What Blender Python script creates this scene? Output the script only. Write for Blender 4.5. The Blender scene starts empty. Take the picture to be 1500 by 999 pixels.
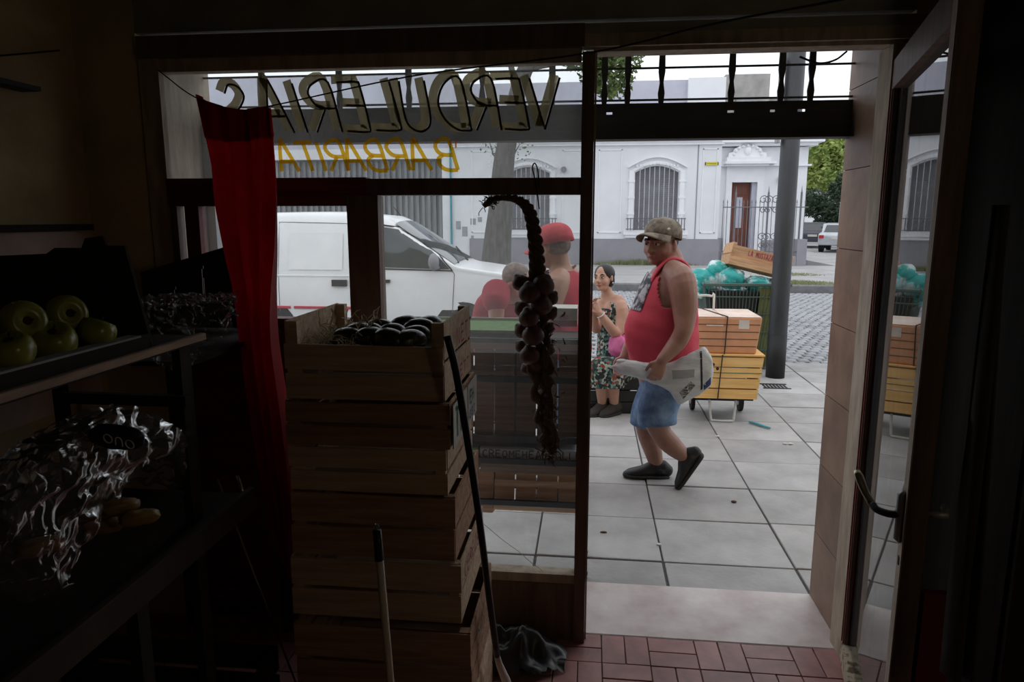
import bpy, math, random
from mathutils import Vector, Matrix, noise
from mathutils.bvhtree import BVHTree
R = math.radians
rnd = random.Random(7)
SC = bpy.context.scene
COL = SC.collection

# ------------------------------------------------------------------ camera
CAM_Z, PITCH, YAW, FPX = 1.62, R(9.93), R(6.3), 1025.0
cam_d = bpy.data.cameras.new('camera')
cam_d.sensor_width = 36.0
cam_d.lens = FPX / 1500 * 36.0
cam_d.clip_start = 0.05
cam_d.clip_end = 400
cam = bpy.data.objects.new('camera', cam_d)
COL.objects.link(cam)
cam.location = (0, 0, CAM_Z)
cam.rotation_euler = (R(90) - PITCH, 0, YAW)
SC.camera = cam

# ------------------------------------------------------------------ overcast sky
W = bpy.data.worlds.new('world')
SC.world = W
W.use_nodes = True
nt = W.node_tree
nt.nodes.clear()
wo = nt.nodes.new('ShaderNodeOutputWorld')
wb = nt.nodes.new('ShaderNodeBackground')
tc = nt.nodes.new('ShaderNodeTexCoord')
sp = nt.nodes.new('ShaderNodeSeparateXYZ')
rp = nt.nodes.new('ShaderNodeValToRGB')
nt.links.new(tc.outputs['Generated'], sp.inputs[0])
nt.links.new(sp.outputs['Z'], rp.inputs[0])
rp.color_ramp.elements[0].position = 0.0
rp.color_ramp.elements[0].color = (0.80, 0.86, 0.93, 1)
rp.color_ramp.elements[1].position = 0.8
rp.color_ramp.elements[1].color = (1.0, 1.02, 1.06, 1)
nt.links.new(rp.outputs[0], wb.inputs[0])
wb.inputs[1].default_value = 1.0
nt.links.new(wb.outputs[0], wo.inputs[0])

SC.view_settings.view_transform = 'Standard'
SC.view_settings.look = 'None'
SC.view_settings.gamma = 1.0
SC.view_settings.use_curve_mapping = False
SC.view_settings.exposure = 0.55
SC.cycles.max_bounces = 8
SC.cycles.transparent_max_bounces = 24
SC.cycles.caustics_reflective = False
SC.cycles.caustics_refractive = False

# added warm fill light, out of view, to brighten the dark interior
lb_d = bpy.data.lights.new('interior_fill', 'POINT')
lb_d.energy = 2.5
lb_d.color = (1.0, 0.86, 0.62)
lb_d.shadow_soft_size = 0.12
lb = bpy.data.objects.new('interior_fill', lb_d)
COL.objects.link(lb)
lb.location = (2.1, -0.2, 1.9)

# ------------------------------------------------------------------ measuring: a sight line of the photograph met with a plane
_f = Vector((-math.sin(YAW) * math.cos(PITCH), math.cos(YAW) * math.cos(PITCH), -math.sin(PITCH)))
_r = Vector((math.cos(YAW), math.sin(YAW), 0))
_u = _r.cross(_f)
_c = Vector((0, 0, CAM_Z))
def at(x, y, Y):
    d = _f + _r * ((x - 750) / FPX) - _u * ((y - 499.5) / FPX)
    return _c + d * (Y / d.y)
def atz(x, y, Z=0.0):
    d = _f + _r * ((x - 750) / FPX) - _u * ((y - 499.5) / FPX)
    return _c + d * ((Z - CAM_Z) / d.z)

# ------------------------------------------------------------------ materials
MATS = {}
def _new(name):
    m = bpy.data.materials.new(name)
    m.use_nodes = True
    n = m.node_tree
    n.nodes.clear()
    out = n.nodes.new('ShaderNodeOutputMaterial')
    MATS[name] = m
    return m, n, out
def _coords(n, scale, stretch=(1, 1, 1)):
    t = n.nodes.new('ShaderNodeTexCoord')
    mp = n.nodes.new('ShaderNodeMapping')
    mp.inputs['Scale'].default_value = tuple(scale * s for s in stretch)
    n.links.new(t.outputs['Object'], mp.inputs[0])
    return mp
def _noise(n, mp, sc=1.0, detail=5, rough=0.6):
    x = n.nodes.new('ShaderNodeTexNoise')
    x.inputs['Scale'].default_value = sc
    x.inputs['Detail'].default_value = detail
    x.inputs['Roughness'].default_value = rough
    n.links.new(mp.outputs[0], x.inputs['Vector'])
    return x
def mat(name, col, col2=None, rough=0.7, metal=0.0, scale=6.0, stretch=(1, 1, 1), bump=0.15, bscale=None, spec=0.4, lo=0.35, hi=0.65, trans=0.0, vary=0.0, sheen=0.0):
    if col2 is None:
        col2 = tuple(c * 0.8 for c in col)
    m, n, out = _new(name)
    mp = _coords(n, scale, stretch)
    x = _noise(n, mp)
    r = n.nodes.new('ShaderNodeValToRGB')
    r.color_ramp.elements[0].position = lo
    r.color_ramp.elements[0].color = (*col2, 1)
    r.color_ramp.elements[1].position = hi
    r.color_ramp.elements[1].color = (*col, 1)
    n.links.new(x.outputs['Fac'], r.inputs[0])
    b = n.nodes.new('ShaderNodeBsdfPrincipled')
    csock = r.outputs[0]
    if vary:
        oi = n.nodes.new('ShaderNodeObjectInfo')
        mr = n.nodes.new('ShaderNodeMapRange')
        mr.inputs[3].default_value = 1 - vary
        mr.inputs[4].default_value = 1 + vary
        n.links.new(oi.outputs['Random'], mr.inputs[0])
        hs = n.nodes.new('ShaderNodeHueSaturation')
        n.links.new(mr.outputs[0], hs.inputs['Value'])
        n.links.new(csock, hs.inputs['Color'])
        csock = hs.outputs[0]
    n.links.new(csock, b.inputs['Base Color'])
    b.inputs['Roughness'].default_value = rough
    b.inputs['Metallic'].default_value = metal
    b.inputs['Specular IOR Level'].default_value = spec
    if sheen:
        b.inputs['Sheen Weight'].default_value = sheen
    if bump:
        bp = n.nodes.new('ShaderNodeBump')
        bp.inputs['Strength'].default_value = bump
        bp.inputs['Distance'].default_value = 0.01
        x2 = _noise(n, mp, bscale or 3.0, 6)
        n.links.new(x2.outputs['Fac'], bp.inputs['Height'])
        n.links.new(bp.outputs[0], b.inputs['Normal'])
    sh = b.outputs[0]
    if trans:
        tl = n.nodes.new('ShaderNodeBsdfTranslucent')
        n.links.new(csock, tl.inputs[0])
        mx = n.nodes.new('ShaderNodeMixShader')
        mx.inputs[0].default_value = trans
        n.links.new(sh, mx.inputs[1])
        n.links.new(tl.outputs[0], mx.inputs[2])
        sh = mx.outputs[0]
    n.links.new(sh, out.inputs[0])
    return m
def glassmat(name, dirt, dirt_hi, ior=1.5, col=(0.75, 0.76, 0.75), scale=3.0, stretch=(1, 1, 1), tint=(0.93, 0.95, 0.94), grough=0.0, bump=0.0):
    """thin pane: clear, mirror-like by its Fresnel reflection, with a film of dust"""
    m, n, out = _new(name)
    tr = n.nodes.new('ShaderNodeBsdfTransparent')
    tr.inputs[0].default_value = (*tint, 1)
    gl = n.nodes.new('ShaderNodeBsdfGlossy')
    gl.inputs['Roughness'].default_value = grough
    fr = n.nodes.new('ShaderNodeFresnel')
    fr.inputs[0].default_value = ior
    if bump:
        bp = n.nodes.new('ShaderNodeBump')
        bp.inputs['Strength'].default_value = bump
        bp.inputs['Distance'].default_value = .006
        bx_ = _noise(n, _coords(n, 38), 1.0, 6, .7)
        bx_.noise_type = 'RIDGED_MULTIFRACTAL'
        n.links.new(bx_.outputs['Fac'], bp.inputs['Height'])
        n.links.new(bp.outputs[0], gl.inputs['Normal'])
        n.links.new(bp.outputs[0], fr.inputs['Normal'])
    mx = n.nodes.new('ShaderNodeMixShader')
    n.links.new(fr.outputs[0], mx.inputs[0])
    n.links.new(tr.outputs[0], mx.inputs[1])
    n.links.new(gl.outputs[0], mx.inputs[2])
    df = n.nodes.new('ShaderNodeBsdfDiffuse')
    df.inputs[0].default_value = (*col, 1)
    tl = n.nodes.new('ShaderNodeBsdfTranslucent')
    tl.inputs[0].default_value = (*col, 1)
    dm = n.nodes.new('ShaderNodeMixShader')
    dm.inputs[0].default_value = 0.5
    n.links.new(df.outputs[0], dm.inputs[1])
    n.links.new(tl.outputs[0], dm.inputs[2])
    mp = _coords(n, scale, stretch)
    x = _noise(n, mp, 1.0, 8, 0.65)
    mr = n.nodes.new('ShaderNodeMapRange')
    mr.inputs[1].default_value = 0.35
    mr.inputs[2].default_value = 0.75
    mr.inputs[3].default_value = dirt
    mr.inputs[4].default_value = dirt_hi
    n.links.new(x.outputs['Fac'], mr.inputs[0])
    m2 = n.nodes.new('ShaderNodeMixShader')
    n.links.new(mr.outputs[0], m2.inputs[0])
    n.links.new(mx.outputs[0], m2.inputs[1])
    n.links.new(dm.outputs[0], m2.inputs[2])
    n.links.new(m2.outputs[0], out.inputs[0])
    return m
def wood(name, c1, c2, axis=0, rough=0.75, scale=5.0, vary=0.12, bump=0.25):
    st = [9, 9, 9]
    st[axis] = 0.7
    return mat(name, c1, c2, rough=rough, scale=scale, stretch=tuple(st), bump=bump, bscale=2.0, vary=vary, spec=0.25)
def spotted(name, base, cols, scale=14.0, rough=0.85, thr=0.45):
    """printed cloth: patches of several colours on a base"""
    m, n, out = _new(name)
    mp = _coords(n, 1.0)
    b = n.nodes.new('ShaderNodeBsdfPrincipled')
    b.inputs['Roughness'].default_value = rough
    v = n.nodes.new('ShaderNodeTexVoronoi')
    v.inputs['Scale'].default_value = scale
    n.links.new(mp.outputs[0], v.inputs['Vector'])
    sep = n.nodes.new('ShaderNodeSeparateColor')
    n.links.new(v.outputs['Color'], sep.inputs[0])
    r = n.nodes.new('ShaderNodeValToRGB')
    r.color_ramp.interpolation = 'CONSTANT'
    k = len(cols)
    r.color_ramp.elements[0].color = (*base, 1)
    r.color_ramp.elements[1].position = thr
    r.color_ramp.elements[1].color = (*cols[0], 1)
    for i in range(1, k):
        e = r.color_ramp.elements.new(thr + (1 - thr) * i / k)
        e.color = (*cols[i], 1)
    n.links.new(sep.outputs[0], r.inputs[0])
    n.links.new(r.outputs[0], b.inputs['Base Color'])
    n.links.new(b.outputs[0], out.inputs[0])
    return m

mat('plaster_dark', (0.66, 0.54, 0.33), (0.46, 0.36, 0.21), rough=0.9, scale=3)
mat('pink_board', (0.72, 0.56, 0.50), (0.55, 0.42, 0.37), rough=0.8, scale=4)
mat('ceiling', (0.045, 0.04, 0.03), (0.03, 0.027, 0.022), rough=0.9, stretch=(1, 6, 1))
mat('lintel', (0.36, 0.36, 0.31), (0.26, 0.26, 0.225), rough=0.8)
mat('brown_frame', (0.21, 0.135, 0.105), (0.12, 0.078, 0.06), rough=0.55, scale=4, stretch=(6, 6, .7))
mat('red_frame', (0.24, 0.055, 0.05), (0.13, 0.032, 0.028), rough=0.6, scale=4, stretch=(.7, 6, 6))
mat('cream_frame', (0.55, 0.46, 0.36), (0.36, 0.29, 0.22), rough=0.75, scale=9, stretch=(3, 3, .6))
mat('peeling', (0.50, 0.42, 0.30), (0.14, 0.09, 0.06), rough=0.85, scale=25, lo=.42, hi=.5, bump=.5)
mat('tile_brown', (0.29, 0.18, 0.12), (0.20, 0.12, 0.08), rough=0.45, scale=7, vary=0.12)
mat('mortar', (0.16, 0.13, 0.12), rough=0.95, scale=20)
mat('tile_red', (0.40, 0.20, 0.185), (0.28, 0.14, 0.13), rough=0.4, scale=9, vary=0.14, bump=.1)
mat('threshold', (0.72, 0.67, 0.64), (0.50, 0.41, 0.39), rough=0.42, scale=5, lo=.3, hi=.7, bump=.1)
mat('slab', (0.41, 0.40, 0.395), (0.27, 0.265, 0.26), rough=0.6, scale=3.0, lo=.3, hi=.68, vary=0.13, bump=.3, bscale=12)
mat('joint', (0.13, 0.125, 0.12), rough=1, scale=30)
mat('kerb', (0.20, 0.20, 0.21), (0.14, 0.14, 0.145), rough=0.85, scale=5, vary=.1)
mat('cobble', (0.34, 0.35, 0.37), (0.22, 0.225, 0.235), rough=0.75, scale=9, vary=0.18)
mat('cobble_bed', (0.085, 0.085, 0.085), rough=1, scale=20)
mat('far_slab', (0.38, 0.38, 0.38), (0.3, 0.3, 0.3), rough=0.9, scale=1.2)
mat('asphalt', (0.32, 0.32, 0.325), (0.26, 0.26, 0.265), rough=0.95, scale=3)
mat('white_wall', (0.77, 0.775, 0.80), (0.70, 0.705, 0.73), rough=0.9, scale=.8, bump=.05)
mat('white_trim', (0.83, 0.835, 0.86), (0.76, 0.765, 0.79), rough=0.85, scale=2, bump=.05)
mat('grey_base', (0.29, 0.285, 0.31), (0.25, 0.245, 0.27), rough=0.9, scale=1.5)
mat('lilac_wall', (0.52, 0.52, 0.60), (0.45, 0.45, 0.52), rough=0.9, scale=1)
mat('concrete', (0.40, 0.38, 0.36), (0.27, 0.26, 0.245), rough=0.95, scale=1.5)
mat('brick_red', (0.5, 0.2, 0.15), rough=0.9)
mat('shutter', (0.29, 0.29, 0.31), (0.22, 0.22, 0.235), rough=0.6, scale=2)
mat('garage', (0.27, 0.28, 0.29), (0.17, 0.175, 0.18), rough=0.7, scale=2, stretch=(3, 1, .3))
mat('iron', (0.02, 0.02, 0.022), rough=0.6, bump=0)
mat('iron_grey', (0.16, 0.16, 0.18), rough=0.6, bump=0)
mat('iron_white', (0.55, 0.56, 0.6), rough=0.6, bump=0)
mat('door_wood', (0.20, 0.06, 0.035), (0.12, 0.035, 0.02), rough=0.5, stretch=(6, 1, .6))
mat('yellow_sign', (0.72, 0.62, 0.03), rough=0.5, bump=0)
mat('black', (0.012, 0.012, 0.013), rough=0.6, bump=0)
mat('black_plastic', (0.02, 0.02, 0.021), rough=0.35, bump=.05)
mat('rubber', (0.02, 0.02, 0.02), rough=0.9)
mat('pole_dark', (0.042, 0.045, 0.05), (0.026, 0.028, 0.032), rough=0.5, scale=4, stretch=(2, 2, .5))
mat('pole_band', (0.014, 0.014, 0.015), rough=0.6)
mat('galv', (0.42, 0.44, 0.45), (0.33, 0.34, 0.35), rough=0.45, metal=.4)
mat('box_dark', (0.10, 0.105, 0.092), (0.07, 0.074, 0.066), rough=0.7, stretch=(.5, 4, 4))
mat('car_white', (0.83, 0.84, 0.86), (0.81, 0.82, 0.84), rough=0.22, bump=0, spec=.6)
mat('car_silver', (0.5, 0.52, 0.55), rough=0.3, metal=.4, bump=0)
mat('car_dark', (0.06, 0.065, 0.08), rough=0.3, bump=0)
mat('car_glass', (0.035, 0.045, 0.05), rough=0.05, bump=0, spec=.8)
mat('red_stripe', (0.55, 0.03, 0.06), rough=0.4, bump=0)
mat('lamp_red', (0.45, 0.02, 0.02), rough=0.3, bump=0)
mat('bark', (0.15, 0.14, 0.13), (0.09, 0.085, 0.08), rough=0.95, scale=5, stretch=(3, 3, .6), bump=.5)
mat('leaf', (0.15, 0.20, 0.06), (0.08, 0.12, 0.04), rough=0.6, scale=1.5, bump=0, trans=.35)
mat('leaf_bright', (0.48, 0.54, 0.18), (0.30, 0.40, 0.12), rough=0.6, scale=.6, bump=0, trans=.35)
mat('leaf_dark', (0.05, 0.08, 0.04), (0.03, 0.05, 0.03), rough=0.6, scale=.8, bump=0, trans=.2)
mat('grass', (0.27, 0.31, 0.14), (0.22, 0.23, 0.13), rough=0.8, scale=3, bump=0, trans=.2)
wood('crate_wood', (0.55, 0.35, 0.23), (0.33, 0.19, 0.12), 0)
wood('crate_pale', (0.78, 0.60, 0.43), (0.52, 0.37, 0.25), 0)
wood('crate_out', (0.25, 0.175, 0.13), (0.15, 0.10, 0.075), 0)
wood('crate_orange', (0.62, 0.38, 0.22), (0.42, 0.24, 0.13), 0)
wood('pine', (0.88, 0.58, 0.24), (0.74, 0.44, 0.15), 0, scale=4, vary=.05)
mat('crate_dark', (0.055, 0.035, 0.025), (0.03, 0.02, 0.015), rough=.8)
mat('paper', (0.62, 0.60, 0.55), (0.5, 0.48, 0.44), rough=0.8)
mat('paper_grey', (0.35, 0.36, 0.38), rough=0.8)
mat('ink_red', (0.40, 0.06, 0.08), rough=0.8, bump=0)
mat('ink_green', (0.05, 0.17, 0.07), rough=0.8, bump=0)
mat('ink_blue', (0.06, 0.08, 0.22), rough=0.8, bump=0)
mat('carton', (0.66, 0.34, 0.19), (0.54, 0.26, 0.14), rough=0.6, scale=4, vary=.04)
mat('carton_top', (0.80, 0.68, 0.60), (0.62, 0.45, 0.36), rough=0.5, scale=4)  # lid flaps, paler than the carton sides
mat('tape', (0.75, 0.70, 0.66), rough=0.3, bump=0)
mat('teal', (0.03, 0.38, 0.36), (0.62, 0.72, 0.74), rough=0.28, scale=8, lo=.4, hi=.5, bump=.6, bscale=2.5)
mat('teal_plain', (0.06, 0.30, 0.36), rough=0.4, bump=0)
mat('bin_green', (0.20, 0.21, 0.06), (0.12, 0.13, 0.04), rough=0.6, stretch=(3, 3, .5))
mat('bin_mesh', (0.10, 0.14, 0.12), rough=0.6, bump=0)
mat('turf', (0.16, 0.27, 0.10), (0.1, 0.19, 0.07), rough=0.9, scale=40, bump=.6)
mat('skin', (0.52, 0.30, 0.22), (0.44, 0.24, 0.17), rough=0.5, scale=9, bump=.05)
mat('skin_man', (0.36, 0.20, 0.15), (0.28, 0.14, 0.105), rough=0.48, scale=9, bump=.05)
mat('lip', (0.30, 0.10, 0.09), rough=0.45, bump=0)
mat('eye_white', (0.45, 0.42, 0.40), rough=0.2, bump=0)
mat('hair', (0.014, 0.011, 0.011), (0.008, 0.007, 0.007), rough=0.45, scale=30, stretch=(1, 1, .2), bump=.3)
mat('hair_grey', (0.26, 0.20, 0.17), (0.13, 0.10, 0.09), rough=0.6, scale=40)
mat('shirt_coral', (0.62, 0.075, 0.11), (0.52, 0.055, 0.085), rough=0.85, scale=5, bump=.4, bscale=1.5)
mat('shirt_trim', (0.75, 0.45, 0.45), rough=0.85, bump=0)
mat('shirt_print', (0.42, 0.42, 0.45), (0.06, 0.06, 0.07), rough=0.8, scale=22, lo=.45, hi=.55, bump=0)
mat('red_cloth', (0.42, 0.05, 0.075), (0.32, 0.035, 0.055), rough=0.9, scale=5)
mat('cap_red', (0.66, 0.10, 0.12), (0.52, 0.06, 0.08), rough=0.85, scale=14, bump=.3)
mat('cap_camo', (0.24, 0.20, 0.16), (0.12, 0.10, 0.08), rough=0.9, scale=22, lo=.42, hi=.56, bump=.2)
mat('denim', (0.22, 0.34, 0.52), (0.08, 0.13, 0.24), rough=0.9, scale=9, bump=.35, bscale=2)
mat('shoe', (0.022, 0.022, 0.024), (0.014, 0.014, 0.015), rough=0.5, scale=30)
mat('shoe_sole', (0.03, 0.03, 0.03), rough=0.8)
spotted('floral', (0.015, 0.018, 0.018), [(0.20, 0.30, 0.27), (0.05, 0.14, 0.11), (0.34, 0.36, 0.30), (0.02, 0.03, 0.03), (0.25, 0.05, 0.03)], scale=52, thr=.40)
mat('pink_cloth', (0.62, 0.16, 0.34), (0.5, 0.1, 0.25), rough=0.7)
mat('bag_white', (0.85, 0.87, 0.88), (0.60, 0.64, 0.66), rough=0.3, scale=7, stretch=(1, 3, 3), bump=.5, trans=.25)
mat('newsprint', (0.10, 0.11, 0.12), (0.40, 0.41, 0.41), rough=0.8, scale=40, lo=.45, hi=.5, stretch=(1, 1, 4), bump=0)
mat('silver', (0.75, 0.75, 0.75), rough=0.25, metal=.9, bump=0)
mat('brass', (0.62, 0.56, 0.40), (0.5, 0.44, 0.3), rough=0.3, metal=.9, bump=0)
mat('white_tube', (0.68, 0.68, 0.66), rough=0.4, bump=0)
mat('strap', (0.03, 0.03, 0.03), rough=0.8, bump=0)
mat('curtain', (0.62, 0.006, 0.018), (0.46, 0.004, 0.012), rough=0.6, scale=5, trans=.5, bump=.1, sheen=.2)
mat('wire', (0.02, 0.014, 0.012), rough=0.6, bump=0)
mat('apple', (0.33, 0.33, 0.065), (0.24, 0.26, 0.045), rough=0.25, scale=14, spec=.5, bump=.02)
mat('avocado', (0.035, 0.05, 0.025), (0.018, 0.026, 0.014), rough=0.22, scale=30, bump=.18, spec=1.0)
mat('straw', (0.85, 0.78, 0.60), (0.65, 0.58, 0.42), rough=0.8, bump=0)
mat('onion', (0.18, 0.10, 0.075), (0.09, 0.045, 0.04), rough=0.5, scale=16, stretch=(3, 3, .6))
mat('husk', (0.15, 0.095, 0.06), (0.08, 0.05, 0.035), rough=0.8, scale=20, stretch=(3, 3, .5), trans=.15)
mat('letter_gold', (0.42, 0.36, 0.22), (0.30, 0.24, 0.13), rough=0.5, scale=8, bump=0, trans=.5)
mat('letter_black', (0.006, 0.006, 0.006), rough=0.5, bump=0)
mat('letter_white', (0.8, 0.8, 0.76), rough=0.5, bump=0, trans=.5)
mat('letter_yellow', (0.80, 0.42, 0.01), (0.62, 0.16, 0.01), rough=0.5, scale=12, bump=0, trans=.55)
mat('letter_orange', (0.75, 0.16, 0.04), rough=0.5, bump=0, trans=.5)
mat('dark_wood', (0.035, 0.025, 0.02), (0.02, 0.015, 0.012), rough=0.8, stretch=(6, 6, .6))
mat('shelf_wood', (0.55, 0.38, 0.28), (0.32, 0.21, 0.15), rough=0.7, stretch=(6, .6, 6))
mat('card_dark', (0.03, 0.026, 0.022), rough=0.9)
mat('broom_wood', (0.85, 0.76, 0.64), rough=0.6, stretch=(5, 5, .4))
mat('dark_cloth', (0.05, 0.045, 0.04), rough=0.9)
mat('red_plank', (0.16, 0.015, 0.015), rough=0.6)
mat('pepper', (0.30, 0.19, 0.05), (0.2, 0.1, 0.03), rough=0.35)
mat('navy_label', (0.015, 0.018, 0.05), rough=0.4, bump=0)
glassmat('glass_window', 0.10, 0.27, scale=2.2)
glassmat('glass_top', 0.13, 0.36, scale=2.5)
glassmat('glass_low', 0.015, 0.05, scale=2.2)
glassmat('glass_door', 0.035, 0.11, scale=2.0, stretch=(8, 8, .5), ior=1.75)
glassmat('clear_plastic', 0.03, 0.14, scale=9, ior=1.22, col=(.7, .7, .7), tint=(.90, .90, .90), grough=.22, bump=.8)

def paintmat(name, film, body, through):
    """thin hand-painted film on glass: lets tinted light through and scatters some"""
    m, n, out = _new(name)
    tr = n.nodes.new('ShaderNodeBsdfTransparent')
    tr.inputs[0].default_value = (*film, 1)
    mp = _coords(n, 14, (1, 1, .3))
    x = _noise(n, mp)
    r = n.nodes.new('ShaderNodeValToRGB')
    r.color_ramp.elements[0].position = .35
    r.color_ramp.elements[0].color = (*[c * .6 for c in body], 1)
    r.color_ramp.elements[1].position = .65
    r.color_ramp.elements[1].color = (*body, 1)
    n.links.new(x.outputs['Fac'], r.inputs[0])
    tl = n.nodes.new('ShaderNodeBsdfTranslucent')
    df = n.nodes.new('ShaderNodeBsdfDiffuse')
    n.links.new(r.outputs[0], tl.inputs[0])
    n.links.new(r.outputs[0], df.inputs[0])
    a = n.nodes.new('ShaderNodeMixShader')
    a.inputs[0].default_value = .6
    n.links.new(df.outputs[0], a.inputs[1])
    n.links.new(tl.outputs[0], a.inputs[2])
    b = n.nodes.new('ShaderNodeMixShader')
    b.inputs[0].default_value = through
    n.links.new(a.outputs[0], b.inputs[1])
    n.links.new(tr.outputs[0], b.inputs[2])
    n.links.new(b.outputs[0], out.inputs[0])
paintmat('paint_gold', (0.42, 0.36, 0.22), (0.42, 0.36, 0.21), .2)
paintmat('paint_yellow', (1.0, 0.60, 0.04), (0.95, 0.45, 0.02), .6)
paintmat('paint_orange', (0.95, 0.25, 0.06), (0.85, 0.20, 0.05), .55)

# ------------------------------------------------------------------ mesh collector
ORG = {}
class MB:
    def __init__(s):
        s.v = []
        s.f = []
    def add(s, vs, fs):
        k = len(s.v)
        s.v += [tuple(v) for v in vs]
        s.f += [tuple(i + k for i in f) for f in fs]
        return s
    def box(s, c, d, M=None, ch=0.0):
        x, y, z = (q / 2 for q in d)
        vs = [Vector(p) for p in ((-x, -y, -z), (x, -y, -z), (x, y, -z), (-x, y, -z), (-x, -y, z), (x, -y, z), (x, y, z), (-x, y, z))]
        fs = [(3, 2, 1, 0), (0, 1, 5, 4), (1, 2, 6, 5), (2, 3, 7, 6), (3, 0, 4, 7)]
        if ch:
            vs2 = [Vector((a.x - math.copysign(ch, a.x), a.y - math.copysign(ch, a.y), z)) for a in vs[4:]]
            for a in vs[4:]:
                a.z -= ch
            vs += vs2
            fs += [(4, 5, 9, 8), (5, 6, 10, 9), (6, 7, 11, 10), (7, 4, 8, 11), (8, 9, 10, 11)]
        else:
            fs.append((4, 5, 6, 7))
        c = Vector(c)
        if M is not None:
            vs = [M @ v for v in vs]
        return s.add([v + c for v in vs], fs)
    def span(s, x0, x1, y0, y1, z0, z1, ch=0.0):
        return s.box(((x0 + x1) / 2, (y0 + y1) / 2, (z0 + z1) / 2), (abs(x1 - x0), abs(y1 - y0), abs(z1 - z0)), ch=ch)
    def tube(s, pts, rad, n=10, cap=True, ref=None, flat=None, dome=False):
        """pts path; rad scalar or list; flat: list of second radii (along the binormal)"""
        pts = [Vector(p) for p in pts]
        rs = rad if isinstance(rad, (list, tuple)) else [rad] * len(pts)
        fl = flat if flat is not None else rs
        if not isinstance(fl, (list, tuple)):
            fl = [fl] * len(pts)
        if dome:
            a, b = (pts[0] - pts[1]).normalized(), (pts[-1] - pts[-2]).normalized()
            p2, r2, f2 = [], [], []
            for t in (1.0, .8, .45):
                q = math.sqrt(max(0, 1 - t * t)) if t < 1 else .12
                p2.append(pts[0] + a * min(rs[0], fl[0]) * t); r2.append(rs[0] * q); f2.append(fl[0] * q)
            p3, r3, f3 = [], [], []
            for t in (.45, .8, 1.0):
                q = math.sqrt(max(0, 1 - t * t)) if t < 1 else .12
                p3.append(pts[-1] + b * min(rs[-1], fl[-1]) * t); r3.append(rs[-1] * q); f3.append(fl[-1] * q)
            pts = p2 + pts + p3
            rs = r2 + list(rs) + r3
            fl = f2 + list(fl) + f3
        m = len(pts)
        vs = []
        prev = None
        for i, p in enumerate(pts):
            t = (pts[min(i + 1, m - 1)] - pts[max(i - 1, 0)])
            if t.length < 1e-9:
                t = Vector((0, 0, 1))
            t.normalize()
            if ref is not None:
                nrm = Vector(ref) - t * Vector(ref).dot(t)
            elif prev is None:
                a = Vector((1, 0, 0)) if abs(t.x) < .8 else Vector((0, 1, 0))
                nrm = a - t * a.dot(t)
            else:
                nrm = prev - t * prev.dot(t)
            if nrm.length < 1e-6:
                nrm = t.orthogonal()
            nrm.normalize()
            prev = nrm
            bn = t.cross(nrm)
            for k in range(n):
                a = 2 * math.pi * k / n
                vs.append(p + nrm * (math.cos(a) * rs[i]) + bn * (math.sin(a) * fl[i]))
        fs = []
        for i in range(m - 1):
            for k in range(n):
                fs.append((i * n + k, i * n + (k + 1) % n, (i + 1) * n + (k + 1) % n, (i + 1) * n + k))
        if cap:
            fs.append(tuple(reversed(range(n))))
            fs.append(tuple(range((m - 1) * n, m * n)))
        return s.add(vs, fs)
    def ell(s, c, r, M=None, nu=16, nv=10, fn=None):
        c = Vector(c)
        if not isinstance(r, (tuple, list)):
            r = (r, r, r)
        vs = []
        def P(th, ph):
            d = Vector((math.sin(th) * math.cos(ph), math.sin(th) * math.sin(ph), math.cos(th)))
            k = fn(d) if fn else 1
            p = Vector((d.x * r[0], d.y * r[1], d.z * r[2])) * k
            return c + (M @ p if M is not None else p)
        vs.append(P(0, 0))
        for i in range(1, nv):
            for k in range(nu):
                vs.append(P(math.pi * i / nv, 2 * math.pi * k / nu))
        vs.append(P(math.pi, 0))
        fs = []
        for k in range(nu):
            fs.append((0, 1 + k, 1 + (k + 1) % nu))
            fs.append((len(vs) - 1, 1 + (nv - 2) * nu + (k + 1) % nu, 1 + (nv - 2) * nu + k))
        for i in range(nv - 2):
            for k in range(nu):
                a = 1 + i * nu
                fs.append((a + k, a + nu + k, a + nu + (k + 1) % nu, a + (k + 1) % nu))
        return s.add(vs, fs)
    def prism(s, poly, axis, a, b):
        """poly: 2-D outline in the two other axes, extruded from a to b along axis (0 x, 1 y, 2 z)"""
        def P(p, t):
            q = list(p)
            q.insert(axis, t)
            return Vector(q)
        n = len(poly)
        vs = [P(p, a) for p in poly] + [P(p, b) for p in poly]
        fs = [tuple(range(n)), tuple(reversed(range(n, 2 * n)))]
        fs += [(i, n + i, n + (i + 1) % n, (i + 1) % n) for i in range(n)]
        return s.add(vs, fs)
    def ribbon(s, pts, w, y, nrm=(0, 1, 0), th=0.002):
        """a painted stroke: flat band of width w in the plane y, with round ends"""
        s.tube(pts, w / 2, n=8, ref=None, cap=True)
        return s
    def build(s, name, m, parent=None, world=True, smooth=False, loc=None):
        off = Vector((0, 0, 0))
        if parent is not None:
            off = ORG.get(parent.name, Vector((0, 0, 0)))
            if not world:
                off = Vector((0, 0, 0))
        me = bpy.data.meshes.new(name)
        if off.length > 0:
            me.from_pydata([(a - off.x, b - off.y, c - off.z) for a, b, c in s.v], [], s.f)
        else:
            me.from_pydata(s.v, [], s.f)
        me.materials.append(MATS[m])
        if smooth:
            me.shade_smooth()
        o = bpy.data.objects.new(name, me)
        COL.objects.link(o)
        if parent is not None:
            o.parent = parent
            ORG[o.name] = off if world else Vector((0, 0, 0))
        if loc is not None:
            o.location = loc
        return o
def fixn(o):
    import bmesh
    bm = bmesh.new()
    bm.from_mesh(o.data)
    bmesh.ops.recalc_face_normals(bm, faces=bm.faces)
    bm.to_mesh(o.data)
    bm.free()
    return o
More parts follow.
